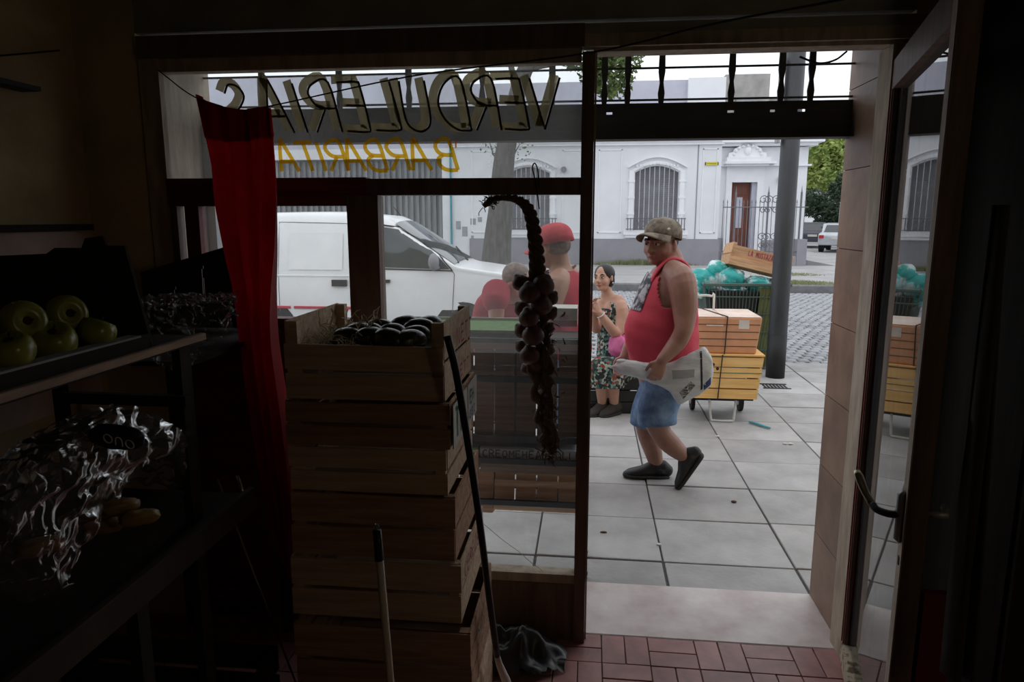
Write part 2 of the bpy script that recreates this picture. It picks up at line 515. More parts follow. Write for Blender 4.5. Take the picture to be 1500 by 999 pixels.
def tag(o, label=None, cat=None, group=None, kind=None):
    if label: o['label'] = label
    if cat: o['category'] = cat
    if group: o['group'] = group
    if kind: o['kind'] = kind
    return o
def thing(name, label, cat, loc=(0, 0, 0), rz=0.0, group=None, rot=None):
    o = bpy.data.objects.new(name, None)
    o.empty_display_size = .05
    COL.objects.link(o)
    o.location = loc
    o.rotation_euler = rot if rot else (0, 0, rz)
    ORG[o.name] = Vector(loc)
    return tag(o, label, cat, group)
def inst(src, name, parent, loc, rot=(0, 0, 0), scale=None, m=None):
    o = src.copy()
    o.name = name
    COL.objects.link(o)
    o.parent = parent
    o.location = loc
    o.rotation_euler = rot
    if scale: o.scale = scale
    return o
def dup(root, loc, rot=None, label=None, group=None):
    r = root.copy()
    COL.objects.link(r)
    r.location = loc
    if rot is not None: r.rotation_euler = rot
    if label: r['label'] = label
    if group: r['group'] = group
    for ch in list(root.children):
        c = ch.copy(); COL.objects.link(c); c.parent = r
        for g in list(ch.children):
            d = g.copy(); COL.objects.link(d); d.parent = c
    return r
def struct(name, mb, m, parent=None, smooth=False, label=None):
    o = mb.build(name, m, parent, smooth=smooth)
    if parent is None: o['kind'] = 'structure'
    if label: o['label'] = label
    return o
def remesh(o, vox, sm=3, disp=None):
    r = o.modifiers.new('remesh', 'REMESH')
    r.mode = 'VOXEL'
    r.voxel_size = vox
    r.use_smooth_shade = True
    s = o.modifiers.new('smooth', 'SMOOTH')
    s.factor = .5
    s.iterations = sm
    return o
def bez(pts, n):
    """Catmull-Rom through pts"""
    pts = [Vector(p) for p in pts]
    q = [pts[0] * 2 - pts[1]] + pts + [pts[-1] * 2 - pts[-2]]
    out = []
    for i in range(1, len(q) - 2):
        for k in range(n):
            t = k / n
            out.append(.5 * ((2 * q[i]) + (-q[i - 1] + q[i + 1]) * t + (2 * q[i - 1] - 5 * q[i] + 4 * q[i + 1] - q[i + 2]) * t * t + (-q[i - 1] + 3 * q[i] - 3 * q[i + 1] + q[i + 2]) * t ** 3))
    out.append(pts[-1])
    return out

# ================================================================== SETTING: shop shell
YF = 2.50            # inner face of the shop front
YO = 2.95            # outer face
ZC = 2.42            # ceiling
XL, XR = -1.88, 2.3
o = struct('floor', MB().span(XL, XR, -2.6, YF + .06, -.06, -.006), 'mortar')
# basket weave clay tiles
tw = .178
tile_h = MB().box((0, 0, 0), (tw - .004, tw / 2 - .004, .02), ch=.0015).build('tile', 'tile_red', o, world=False)
n_t = 0
rest = MB()
ix = 0
gx0, gy0 = -.995, YF + .045
for i in range(-6, 18):
    for j in range(0, 17):
        x, y = gx0 + (i + .5) * tw, gy0 - (j + .5) * tw
        if x > XR - .05 or x < XL + .05: continue
        flip = (i + j) % 2
        for k in (-.25, .25):
            near = (j < 9 and 0 <= i < 13)
            if near:
                c = (x + (0 if flip else k * tw), y + (k * tw if flip else 0), -.008 + rnd.uniform(-.0008, .0008))
                rz = (0 if flip else R(90)) + rnd.uniform(-.006, .006)
                if n_t == 0:
                    tile_h.location = c; tile_h.rotation_euler = (0, 0, rz)
                else:
                    inst(tile_h, 'tile', o, c, (0, 0, rz))
                n_t += 1
            else:
                dx, dy = (tw - .004, tw / 2 - .004) if flip else (tw / 2 - .004, tw - .004)
                rest.box((x + (0 if flip else k * tw), y + (k * tw if flip else 0), -.008), (dx, dy, .02))
tag(rest.build('tiles', 'tile_red', o), kind='stuff')
struct('threshold_slab', MB().span(-.02, .985, YF + .045, YO, -.05, .004, ch=.004), 'threshold')
struct('wall_left', MB().span(XL - .15, XL, -2.6, YO, 0, ZC + .3), 'plaster_dark')
struct('wall_right', MB().span(XR, XR + .15, -2.6, YO, 0, ZC + .3), 'plaster_dark')
struct('wall_back', MB().span(XL - .15, XR + .15, -2.75, -2.6, 0, ZC + .3), 'plaster_dark')
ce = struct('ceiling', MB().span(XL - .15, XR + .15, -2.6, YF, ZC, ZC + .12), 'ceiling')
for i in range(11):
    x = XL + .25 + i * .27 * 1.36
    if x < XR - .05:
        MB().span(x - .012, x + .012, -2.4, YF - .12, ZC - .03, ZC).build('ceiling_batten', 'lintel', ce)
# front wall: outer pieces around the opening (opening x -1.62 .. 0.985, z 0 .. 2.20)
struct('wall_front_left', MB().span(XL - 3.2, -1.64, YF, YO, 0, 3.4), 'plaster_dark')
struct('wall_front_right', MB().span(1.02, 6.0, YF, YO, 0, 3.4), 'plaster_dark')
struct('wall_front_top', MB().span(-1.64, 1.02, YF, YO, 2.275, 3.4), 'lintel')
struct('trim_1', MB().span(-1.625, -.03, YF - .02, YF + .03, 2.185, 2.26), 'brown_frame')
struct('trim_5', MB().span(-.03, 1.10, YF - .02, YF + .03, 2.185, 2.225), 'cream_frame')
struct('trim_6', MB().span(-.03, 1.10, YF - .012, YF + .03, 2.225, 2.26), 'lintel')
# dado under the left panes
struct('wall_front_dado', MB().span(-1.62, -.80, YF + .02, YF + .16, 0, 1.19), 'red_frame')
# tiled reveal at the door
rv = struct('wall_reveal', MB().span(.99, 1.02, YF + .10, YO, 0, 2.275), 'mortar')
z = .005
while z < 2.2:
    MB().span(.982, .991, YF + .105, YO - .002, z, min(z + .297, 2.27), ch=0).build('wall_tile', 'tile_brown', rv)
    z += .30
rl = struct('wall_reveal_outer_left', MB().span(-1.64, -1.62, YF + .05, YO, 0, 2.275), 'cream_frame')

# ------------------------------------------------------------------ the shop window frame
wf = struct('window_1', MB().span(-1.63, -1.555, YF - .01, YF + .06, 1.19, 2.20), 'cream_frame')
def wpart(name, m, *a, **k):
    return MB().span(*a).build(name, m, wf)
wpart('top_rail', 'cream_frame', -1.56, -.04, YF, YF + .05, 2.14, 2.19)
wpart('post', 'brown_frame', -.036, .006, YF - .02, YF + .055, 0, 2.17)
wpart('post_moulding', 'cream_frame', .0065, .013, YF + .01, YF + .03, 0, 2.17)
wpart('transom_bar', 'brown_frame', -.80, -.036, YF - .012, YF + .045, 1.702, 1.76)
wpart('transom_bar_painted', 'red_frame', -1.56, -.80, YF - .012, YF + .045, 1.665, 1.765)
wpart('mullion', 'brown_frame', -.872, -.757, YF - .02, YF + .05, 1.13, 1.70)
wpart('rail', 'red_frame', -1.56, -.86, YF - .01, YF + .05, 1.17, 1.25)
wpart('stile', 'red_frame', -1.50, -1.445, YF - .005, YF + .04, 1.22, 1.68)
wpart('stile', 'brown_frame', -1.56, -1.53, YF - .005, YF + .04, 1.22, 1.68)
wpart('bottom_panel', 'brown_frame', -.80, -.036, YF - .005, YF + .05, 0, .235)
wpart('sill', 'cream_frame', -.80, -.036, YF - .002, YF + .055, .236, .272)
wpart('corner_post', 'brown_frame', -.80, -.757, YF - .01, YF + .05, 0, 1.19)
def pane(m, x0, x1, z0, z1, lab=None, par=wf, y=YF + .02):
    o = MB().add([(x0, y, z0), (x1, y, z0), (x1, y, z1), (x0, y, z1)], [(0, 1, 2, 3)]).build('pane', m, par)
    if lab: o['label'] = lab
    return o
top_pane = pane('glass_top', -1.555, -.036, 1.76, 2.14, 'dusty upper pane with reversed painted lettering')
pane('glass_window', -.757, -.036, 1.13, 1.702, 'large dusty display pane')
pane('glass_low', -.757, -.036, .27, 1.13, 'clearer lower half of the display pane')
pane('glass_window', -1.445, -.872, 1.25, 1.665)
pane('glass_window', -1.53, -1.50, 1.25, 1.665)
# a crack running across the low pane
ck = [at(709, 768, 2.52), at(735, 790, 2.52), at(760, 808, 2.52), at(778, 824, 2.52), at(800, 840, 2.52)]
MB().tube(ck, .0012, n=4).build('glass_crack', 'letter_white', wf)

# hand painted letters, read from the street (so reversed from inside)
ST = {
 'V': [[(0, 1), (.45, 0)], [(.45, 0), (.95, 1)]],
 'E': [[(.75, 1), (.1, 1), (.0, .9), (0, .12), (.12, 0), (.8, .02)], [(0, .52), (.62, .54)]],
 'R': [[(0, 0), (0, 1), (.5, .98), (.72, .78), (.52, .52), (0, .48)], [(.3, .5), (.8, 0)]],
 'D': [[(0, 0), (0, 1), (.45, .96), (.78, .6), (.72, .25), (.4, .02), (0, 0)]],
 'U': [[(0, 1), (0, .25), (.2, .02), (.5, .02), (.72, .25), (.72, 1)]],
 'L': [[(0, 1), (0, .15), (.12, .02), (.7, .03)]],
 'I': [[(0, 1), (0, 0)]],
 'A': [[(-.02, 0), (.3, .97), (.42, .97), (.8, 0)], [(.12, .34), (.66, .34)]],
 'S': [[(.72, .82), (.5, 1), (.2, .95), (.08, .76), (.3, .55), (.6, .4), (.66, .18), (.45, .01), (.1, .06), (-.02, .2)]],
 'B': [[(0, 0), (0, 1), (.5, .96), (.66, .76), (.5, .54), (0, .5)], [(.4, .53), (.72, .36), (.66, .1), (.4, .0), (0, 0)]],
 'T': [[(.36, 1), (.36, 0)], [(-.05, 1), (.8, .98)]],
 '"': [[(0, 1), (.1, .75)], [(.25, 1), (.35, .75)]],
 'M': [[(0, 0), (.05, 1), (.4, .35), (.75, 1), (.8, 0)]],
 'N': [[(0, 0), (0, 1), (.7, 0), (.7, 1)]],
 'Z': [[(0, 1), (.7, 1), (0, 0), (.75, 0)]],
 'O': [[(.35, 1), (.05, .75), (.05, .25), (.35, 0), (.68, .25), (.68, .75), (.35, 1)]],
 'C': [[(.7, .85), (.4, 1), (.08, .75), (.05, .3), (.35, 0), (.7, .12)]],
 'P': [[(0, 0), (0, 1), (.5, .98), (.7, .76), (.5, .5), (0, .48)]],
 'F': [[(.7, 1), (0, 1), (0, 0)], [(0, .52), (.55, .52)]],
 'H': [[(0, 0), (0, 1)], [(.7, 0), (.7, 1)], [(0, .5), (.7, .5)]],
}
def band(mb, pts, w, O, U, V, N, th=.0008):
    """flat stroke of width w along 2-D pts, on the plane O + a U + b V, facing N"""
    P = [O + U * a + V * b for a, b in pts]
    if len(P) > 2:
        P = bez(P, 4)
    L, Rr = [], []
    for i, p in enumerate(P):
        t = (P[min(i + 1, len(P) - 1)] - P[max(i - 1, 0)]).normalized()
        s = t.cross(N).normalized() * (w / 2)
        L.append(p + s); Rr.append(p - s)
    n = len(P)
    vs = [p + N * th for p in L] + [p + N * th for p in Rr]
    mb.add(vs, [(i, i + 1, n + i + 1, n + i) for i in range(n - 1)])
def write(parent, text, O, U, V, N, m, w, names='letter', gap=.28, weight=None, shadow=None, hl=None, widths=None):
    """one mesh per letter; U, V span one letter cell"""
    N = Vector(N)
    x = 0.0
    for i, ch in enumerate(text):
        if ch == ' ':
            x += .6; continue
        if widths: x = widths[i]
        sts = ST[ch]
        mb = MB()
        for st in sts:
            band(mb, st, w, O + U * x, U, V, N, .0012)
        lt = mb.build(names, m, parent)
        if shadow:
            mb = MB()
            for st in sts: band(mb, st, w * .24, O + U * x + shadow, U, V, N, .0009)
            mb.build('letter_shadow', 'letter_black', lt)
        if hl:
            mb = MB()
            for st in sts: band(mb, st, w * .10, O + U * x + hl, U, V, N, .0011)
            mb.build('letter_highlight', 'letter_white', lt)
        x += (.3 if ch == 'I' else 1.0) * 1.0 + (gap if ch != 'I' else gap)
yl = YF + .019
# reference pixel spans of each letter, left edge in reading order = right edge in the picture
spans = [(816, 'V', .110, 0), (773, 'E', .108, .038), (732, 'R', .110, .036), (688, 'D', .122, .038), (631, 'U', .125, .028), (587, 'L', .135, .045), (541, 'E', .108, .04), (499, 'R', .118, .046), (448, 'I', .1, .05), (428, 'A', .118, .045), (373, 'S', .11, .04)]
base = at(600, 188, yl).z
Hh = at(600, 114, yl).z - base
for px, ch, wd, sl_ in spans:
    X = at(px - 5, 188, yl).x
    write(top_pane, ch, Vector((X, yl, base)), Vector((-wd, 0, 0)), Vector((-sl_, 0, Hh)), (0, -1, 0),
          'paint_gold', .031, shadow=Vector((.0195, 0, -.010)), hl=Vector((.0158, 0, -.008)))
base = at(550, 250, yl).z
Hh = at(550, 207, yl).z - base
for px, ch in [(682, '"'), (671, 'B'), (632, 'A'), (601, 'R'), (568, 'B'), (536, 'A'), (511, 'R'), (478, 'I'), (470, 'T'), (438, 'A')]:
    X = at(px, 250, yl).x
    write(top_pane, ch, Vector((X, yl, base)), Vector((-.082, 0, 0)), Vector((-.034, 0, Hh)), (0, -1, 0), 'paint_yellow' if ch != '"' else 'paint_orange', .014 if ch != '"' else .006)

# ------------------------------------------------------------------ outside of the opening: shutter box and flat iron bars
sb = struct('shutter_box', MB().span(-1.62, 1.03, 2.86, 2.94, 1.925, 1.93), 'box_dark')
holes = {}
# front plate made of strips so that the rusted-through holes are real openings
zt0, zt1 = 2.024, 2.033
segs = [-1.62, .055, .078, .52, .545, .680, .698, .782, .81, 1.03]
mb = MB().span(-1.62, 1.03, 2.90, 2.903, 1.93, zt0).span(-1.62, 1.03, 2.90, 2.903, zt1, 2.065)
for a, b in zip(segs[0::2], segs[1::2]):
    mb.span(a, b, 2.90, 2.903, zt0, zt1)
mb.build('front_plate', 'box_dark', sb)
for x in (-1.36, -1.03, -.74, -.44, -.16, .045, .135, .265, .53, .715, .825):
    w = .013
    b = MB().prism([(x - w * .7, 2.06), (x + w * .7, 2.06), (x + w, 2.10), (x + w * .55, 2.14), (x + w, 2.18), (x + w * .8, 2.275), (x - w * .8, 2.275), (x - w, 2.18), (x - w * .55, 2.14), (x - w, 2.10)], 1, 2.895, 2.905)
    b.v = [(p[0], p[1], p[2]) for p in b.v]
    fixn(b.build('flat_bar', 'box_dark', sb))
for z in (2.078, 2.197):
    MB().tube([(-1.62, 2.91, z), (1.03, 2.91, z)], .0045, n=6).build('rod', 'box_dark', sb)
MB().tube(bez([(.77, 2.88, 2.22), (.84, 2.88, 2.195), (.9, 2.88, 2.205), (.94, 2.88, 2.235)], 5), .004, n=6).build('cable', 'wire', sb)
for x in (-1.60, 1.0):
    MB().span(x - .018, x + .018, 2.86, 2.93, 0 if x < 0 else 1.92, 2.0).build('guide_rail', 'galv', sb)

# ------------------------------------------------------------------ street door, hinged right, swung inward
AL = R(14)
H = Vector((1.0, 2.56, 0))
td = Vector((-math.sin(AL), -math.cos(AL), 0))
nd = Vector((-math.cos(AL), math.sin(AL), 0))       # towards the doorway
struct('trim_2', MB().span(.955, .99, YF - .01, YF + .10, 0, 2.17), 'cream_frame')
struct('trim_3', MB().span(.99, 1.06, YF - .02, YF + .06, 0, 2.17), 'cream_frame')
struct('trim_4', MB().span(.0, 1.0, YF, YF + .08, 2.172, 2.21), 'cream_frame')
Mdoor = Matrix((( td.x, nd.x, 0), (td.y, nd.y, 0), (0, 0, 1)))
door = thing('door_1', None, None, (0, 0, 0))
door['kind'] = 'structure'
def dpart(name, m, u0, u1, v0, v1, z0, z1, par=door):
    return MB().box(H + td * ((u0 + u1) / 2) + nd * ((v0 + v1) / 2) + Vector((0, 0, (z0 + z1) / 2)), (u1 - u0, v1 - v0, z1 - z0), M=Mdoor).build(name, m, par)
DW = .97
dpart('hinge_stile', 'red_frame', .03, .095, -.022, .022, .02, 2.12)
dpart('hinge_stile_edge', 'cream_frame', .005, .03, -.02, .02, .02, 2.12)
dpart('top_rail', 'brown_frame', .095, DW - .055, -.022, .022, 2.03, 2.12)
dpart('bottom_rail', 'peeling', .03, DW - .055, -.0225, .026, .01, .075)
ls = dpart('lock_stile', 'brown_frame', DW - .055, DW, -.022, .022, .02, 2.12)
dpart('lock_stile_face', 'cream_frame', DW - .052, DW - .004, .022, .024, .02, 2.10)
for v in (.012, -.012):
    dpart('glazing_bead', 'brown_frame', .095, .103, v - .006, v + .006, .07, 2.04)
g = [H + td * .095 + Vector((0, 0, .07)), H + td * (DW - .055) + Vector((0, 0, .07)), H + td * (DW - .055) + Vector((0, 0, 2.03)), H + td * .095 + Vector((0, 0, 2.03))]
MB().add(g, [(0, 1, 2, 3)]).build('pane', 'glass_door', door)
def dpt(u, v, z): return H + td * u + nd * v + Vector((0, 0, z))
hz = .93
hd = MB().tube([dpt(DW - .026, .024, hz + .055), dpt(DW - .026, .032, hz + .05), dpt(DW - .026, .032, hz - .06), dpt(DW - .026, .024, hz - .065)], [.008, .009, .009, .008], n=10).build('handle_plate', 'galv', door, smooth=True)
MB().tube(bez([dpt(DW - .026, .03, hz), dpt(DW - .03, .055, hz - .003), dpt(DW - .045, .078, hz - .002), dpt(DW - .06, .086, hz + .004)], 4), [.009] * 13, n=10).build('lever', 'pole_dark', hd, smooth=True)
MB().tube(bez([dpt(DW - .058, .086, hz + .003), dpt(DW - .09, .103, hz + .028), dpt(DW - .13, .118, hz + .062)], 4), [.009, .010, .010, .0105, .011, .0115, .012, .012, .008], n=10, flat=[.007, .006, .006, .005, .005, .005, .005, .005, .004]).build('grip', 'brass', hd, smooth=True)
MB().box(dpt(DW - .026, .0245, hz - .115), (.012, .003, .02), M=Mdoor).build('keyhole', 'black', door)
MB().tube([dpt(DW - .03, -.022, hz + .01), dpt(DW - .03, -.062, hz + .01), dpt(DW - .07, -.068, hz + .016)], .009, n=8).build('inner_handle', 'galv', door, smooth=True)

# ------------------------------------------------------------------ street, pavement
pv = struct('sidewalk', MB().span(-9, 14, YO, 8.02, -.3, -.012), 'joint')
sx, sy = .612, .4935
proto = MB().box((0, 0, 0), (sx - .009, sy - .009, .03), ch=.003).build('paving_slab', 'slab', pv, world=False)
first = True
x0 = .377
for i in range(-8, 12):
    for j in range(0, 10):
        cx, cy = x0 + (i + .5) * sx, 3.182 + (j + .5) * sy
        if cy > 8.0: continue
        loc = (cx, cy, -.015 + rnd.uniform(-.0025, .0025))
        rot = (rnd.uniform(-.004, .004), rnd.uniform(-.004, .004), rnd.uniform(-.003, .003))
        if first:
            proto.location = loc; first = False
        else:
            inst(proto, 'paving_slab', pv, loc, rot)
for i in range(-4, 7):
    MB().box((x0 + (i + .5) * sx, (YO + 3.175) / 2, -.015), (sx - .014, 3.175 - YO - .002, .03), ch=.003).build('paving_slab', 'slab', pv)
kb = struct('kerb', MB().span(-9, 14, 8.02, 8.16, -.3, -.02), 'joint')
for i in range(-9, 14):
    MB().span(i + .006, i + .994, 8.02, 8.16, -.2, -.005, ch=.01).build('kerb_stone', 'kerb', kb)
road = struct('road', MB().span(-30, 34, 8.16, 17.4, -.3, -.145), 'cobble_bed')
cw = .155
cp = MB().box((0, 0, 0), (cw - .022, cw - .03, .05), ch=.016).build('cobblestone', 'cobble', road, world=False)
cells = []
for i in range(-60, 100):
    for j in range(0, 60):
        x, y = i * cw + (cw / 2 if j % 2 else 0), 8.24 + j * cw
        if y > 17.35: continue
        zz = -.155 + rnd.uniform(-.006, .006)
        yy = y + .05 * math.sin(x * 2.1)
        cells.append((x + rnd.uniform(-.01, .01), yy + rnd.uniform(-.008, .008), zz, rnd.uniform(-.08, .08), rnd.uniform(.9, 1.03)))
seen = sorted([c for c in cells if 1.9 + (c[1] - 8.2) * .22 < c[0] < 2.35 + (c[1] - 8.2) * .42 + .6], key=lambda c: c[1])[:290]
ss = set(seen)
cp.location = seen[0][:3]
for c in seen[1:]:
    inst(cp, 'cobblestone', road, c[:3], (0, 0, c[3]), (c[4], c[4], 1))
mb = MB()
for c in cells:
    if c in ss: continue
    a, b = (cw - .022) * c[4], (cw - .03) * c[4]
    mb.box(c[:3], (a, b, .05), M=Matrix.Rotation(c[3], 3, 'Z'), ch=.016)
tag(mb.build('cobblestones', 'cobble', road), kind='stuff')
struct('far_sidewalk', MB().span(-30, 12.0, 17.55, 25.2, -.3, .02), 'far_slab')
struct('far_kerb', MB().span(-30, 11.9, 17.4, 17.56, -.3, .05, ch=.03), 'kerb')
struct('side_street', MB().span(8.9, 60, 17.4, 120, -.3, -.06), 'asphalt')
struct('ground', MB().span(-80, 120, 17.4, 160, -.6, -.30), 'far_slab')
struct('far_sidewalk_corner', MB().span(8.4, 10.6, 17.55, 60, -.3, .021), 'far_slab')
def grass(name, label, region, n, h, seed):
    r = random.Random(seed)
    mb = MB()
    for _ in range(n):
        x = r.gauss((region[0] + region[1]) / 2, (region[1] - region[0]) / 4.2)
        y = r.uniform(region[2], region[3])
        a = r.uniform(0, 6.28)
        hh = h * r.uniform(.4, 1) * max(.25, 1 - abs(x - (region[0] + region[1]) / 2) / (region[1] - region[0]) * 1.2)
        dx, dy = math.cos(a) * .012, math.sin(a) * .012
        lx, ly = r.uniform(-.05, .05), r.uniform(-.05, .05)
        z0 = region[4]
        mb.add([(x - dx, y - dy, z0), (x + dx, y + dy, z0), (x + lx, y + ly, z0 + hh)], [(0, 1, 2)])
    return tag(mb.build(name, 'grass', None), label, 'grass', kind='stuff')
grass('grass', 'green grass tuft growing in the strip beyond the cobbled road', (3.8, 6.3, 17.65, 18.6, .015), 3500, .10, 1)
grass('weeds', 'weeds growing along the foot of the grey painted wall base', (-.2, 3.6, 24.7, 24.98, .015), 1300, .30, 2)
grass('weeds', 'sparse grass on the far pavement nearer the white corner house', (4.6, 6.8, 20.6, 21.6, .015), 900, .07, 3)
grass('weeds', 'thin weeds around the foot of the street tree', (-2.2, -.7, 18.2, 19.2, .015), 900, .18, 4)

# ------------------------------------------------------------------ house across the street
YB = 25.0
hs = thing('corner_house', 'long white single storey corner house with grey painted base and cornice', 'house', (1.0, YB, 0))
XA, XB = -4.93, 4.37
# wall with two arched openings, built as pieces
w1 = (1.50, 2.98); w2 = (-2.93, -1.44)
zs, zt = 1.22, 3.40
mb = MB()
mb.span(XA, w2[0], YB, YB + .4, .9, 4.35).span(w2[1], w1[0], YB, YB + .4, .9, 4.35).span(w1[1], XB, YB, YB + .4, .9, 4.35)
for a, b in (w1, w2):
    mb.span(a, b, YB, YB + .4, .9, zs)
    n = 10
    arc = [(a + (b - a) * k / n, zt - .22 + .22 * math.sin(math.pi * k / n)) for k in range(n + 1)]
    for k in range(n):
        p, q = arc[k], arc[k + 1]
        mb.add([(p[0], YB, p[1]), (q[0], YB, q[1]), (q[0], YB, 4.35), (p[0], YB, 4.35), (p[0], YB + .4, p[1]), (q[0], YB + .4, q[1]), (q[0], YB + .4, 4.35), (p[0], YB + .4, 4.35)],
               [(0, 1, 2, 3), (0, 4, 5, 1), (7, 6, 5, 4)])
fixn(mb.build('wall', 'white_wall', hs))
MB().span(XA + .65, XB + .05, YB - .06, YB + .3, 0, .92).build('base_course', 'grey_base', hs)
MB().span(XA, XA + .65, YB - .02, YB + .3, 0, .92).build('pier_foot', 'white_wall', hs)
MB().span(XA - .0, XB + .06, YB - .10, YB + .1, 4.08, 4.12).span(XA, XB + .1, YB - .07, YB + .4, 4.33, 4.36).span(XA, XB + .3, YB - .28, YB + .4, 4.36, 4.55).build('cornice', 'white_trim', hs)
for a, b in ((XA + .05, -.2),):
    pass
def panel(x0, x1, z0, z1):
    t = .035
    mb = MB()
    for (a, b, c, d) in ((x0, x1, z0, z0 + t), (x0, x1, z1 - t, z1), (x0, x0 + t, z0, z1), (x1 - t, x1, z0, z1)):
        mb.span(a, b, YB - .025, YB, c, d)
    mb.build('moulded_panel', 'white_trim', hs)
panel(.25, 1.05, 1.12, 3.95)
panel(3.75, 4.25, 1.12, 3.95)
panel(-1.0, -.1, 1.12, 3.95)
panel(-4.2, -3.4, 1.12, 3.95)
MB().span(3.58, 3.61, YB - .02, YB, .92, 4.08).build('pilaster_joint', 'grey_base', hs)
def arch_window(a, b):
    c = (a + b) / 2
    fr = MB()
    n = 12
    for (off, th, zz, yy) in ((.10, .10, 0, .06), (.26, .05, .14, .10)):
        pts = [(a - off + (b - a + 2 * off) * k / n, zt - .22 + zz + (.22 + off * .5) * math.sin(math.pi * k / n)) for k in range(n + 1)]
        for k in range(n):
            p, q = pts[k], pts[k + 1]
            fr.add([(p[0], YB - yy, p[1]), (q[0], YB - yy, q[1]), (q[0], YB - yy, q[1] + th), (p[0], YB - yy, p[1] + th), (p[0], YB, p[1]), (q[0], YB, q[1]), (q[0], YB, q[1] + th), (p[0], YB, p[1] + th)],
                   [(0, 1, 2, 3), (0, 4, 5, 1), (3, 2, 6, 7), (0, 3, 7, 4), (1, 5, 6, 2)])
    for x in (a - .20, b + .04):
        fr.span(x, x + .16, YB - .06, YB, zs, zt - .15)
        for z in (1.75, 2.3, 2.85):
            fr.span(x - .04, x + .20, YB - .075, YB, z, z + .07)
    for k in range(13):
        x = a + .06 + (b - a - .12) * k / 12
        fr.span(x - .03, x + .03, YB - .09, YB, zt + .05 - .10 * abs(k - 6) / 6, zt + .12 - .10 * abs(k - 6) / 6)
    f = fixn(fr.build('window_surround', 'white_trim', hs))
    MB().span(a - .35, b + .35, YB - .16, YB, zs - .16, zs).span(a - .3, b + .3, YB - .1, YB, zs - .26, zs - .16).build('window_sill', 'white_trim', hs)
    win = MB().span(a, b, YB + .30, YB + .34, zs, zt).build('window', 'shutter', hs)
    sl = MB()
    z = zs
    while z < zt - .02:
        sl.span(a, b, YB + .27, YB + .30, z, z + .045); z += .065
    tag(sl.build('shutter_slats', 'shutter', win), kind='stuff')
    br = MB()
    for k in range(1, 9):
        x = a + (b - a) * k / 9
        br.tube([(x, YB - .02, zs), (x, YB - .02, zt - .03)], .013, n=5)
    tag(br.build('window_bars', 'iron_white', hs))
    rl = MB()
    for x in (a - .22, a - .12, a - .02, b + .02, b + .12, b + .22):
        rl.tube([(x, YB - .22, zs), (x, YB - .22, zs + .42)], .016, n=5)
    for z in (zs + .04, zs + .40):
        rl.tube([(a - .26, YB, z), (a - .26, YB - .22, z), (b + .26, YB - .22, z), (b + .26, YB, z)], .015, n=5)
    for k in range(8):
        x = a + (b - a) * (k + .5) / 8
        rl.tube([(x + .06 * math.cos(t), YB - .22, zs + .22 + .12 * math.sin(t)) for t in [i * 6.2832 / 10 for i in range(11)]], .009, n=4)
    rl.build('window_railing', 'iron_grey', hs)
arch_window(*w1)
arch_window(*w2)
sg = MB().span(3.83, 4.27, YB - .05, YB - .03, 3.40, 3.50)
sgo = sg.build('street_sign', 'yellow_sign', hs)
for a_ in (3.83, 4.24): MB().span(a_, a_ + .03, YB - .052, YB - .03, 3.40, 3.50).build('sign_end', 'black', sgo)
for k in range(7):
    MB().span(3.90 + k * .045, 3.925 + k * .045, YB - .053, YB - .05, 3.435, 3.47).build('sign_letter', 'bin_green', sgo)
MB().tube([(-.95, YB - .02, 3.3), (-.95, YB - .12, 3.28)], .10, n=10).build('wall_lamp', 'shutter', hs)
for (px, py, w_, h_) in ((668, 324, 7, 12), (677, 332, 8, 14), (689, 320, 8, 9), (690, 345, 4, 6), (700, 318, 6, 7), (678, 350, 6, 8)):
    p, q = at(px, py, YB), at(px + w_, py + h_, YB)
    MB().span(p.x, q.x, YB - .012, YB, q.z, p.z).build('poster', 'paper_grey', hs)
MB().span(XA, XB, YB, YB + .4, 4.5, 4.62).build('parapet', 'white_trim', hs)
# garage next door
nb = thing('garage_building', 'grey corrugated garage front beside the white house', 'building', (-12, YB + .1, 0))
MB().span(-24, -5.0, YB + .3, YB + .7, 0, 3.75).build('shutter_wall', 'garage', nb)
mb = MB()
x = -23.9
while x < -5.3:
    mb.span(x, x + .10, YB + .22, YB + .30, 0, 3.65); x += .21
tag(mb.build('corrugations', 'garage', nb), kind='stuff')
MB().span(-24.5, XA, YB - .05, YB + .7, 3.70, 4.05).build('lintel_band', 'white_wall', nb)
MB().span(-24.5, XA, YB + .0, YB + .7, 4.05, 6.6).build('upper_wall', 'lilac_wall', nb)
MB().span(-5.25, XA - .001, YB - .04, YB + .69, 0, 3.70).build('pier', 'white_wall', nb)
MB().tube([(-4.93, YB - .09, 0), (-4.93, YB - .09, 4.4)], .035, n=6).build('downpipe', 'teal_plain', nb)
# recessed wing with the front door
YW = 29.0
wg = thing('house_entrance_wing', 'set back white wing with carved doorway behind iron railings', 'house', (6.5, YW, 0))
WX0, WX1 = 4.2, 8.34
dx0, dx1 = 5.50, 6.25
MB().span(WX0, dx0 - .0, YW, YW + .4, 0, 4.35).span(dx1 + .22, WX1, YW, YW + .4, 0, 4.35).span(dx0, dx1 + .22, YW, YW + .4, 3.02, 4.35).build('wall', 'white_wall', wg)
MB().span(WX0, WX1, YW + .38, YW + .6, 0, 4.35).build('wall_back', 'white_wall', wg)
MB().span(WX1 - .3, WX1, YW + .3, YW + 14, 0, 4.35).build('side_wall', 'white_wall', wg)
MB().span(WX0, dx0 - .25, YW - .05, YW, 0, .85).build('base_course', 'grey_base', wg)
MB().span(dx1 + .30, WX1 + .04, YW - .05, YW + .1, 0, .78).build('base_course', 'grey_base', wg)
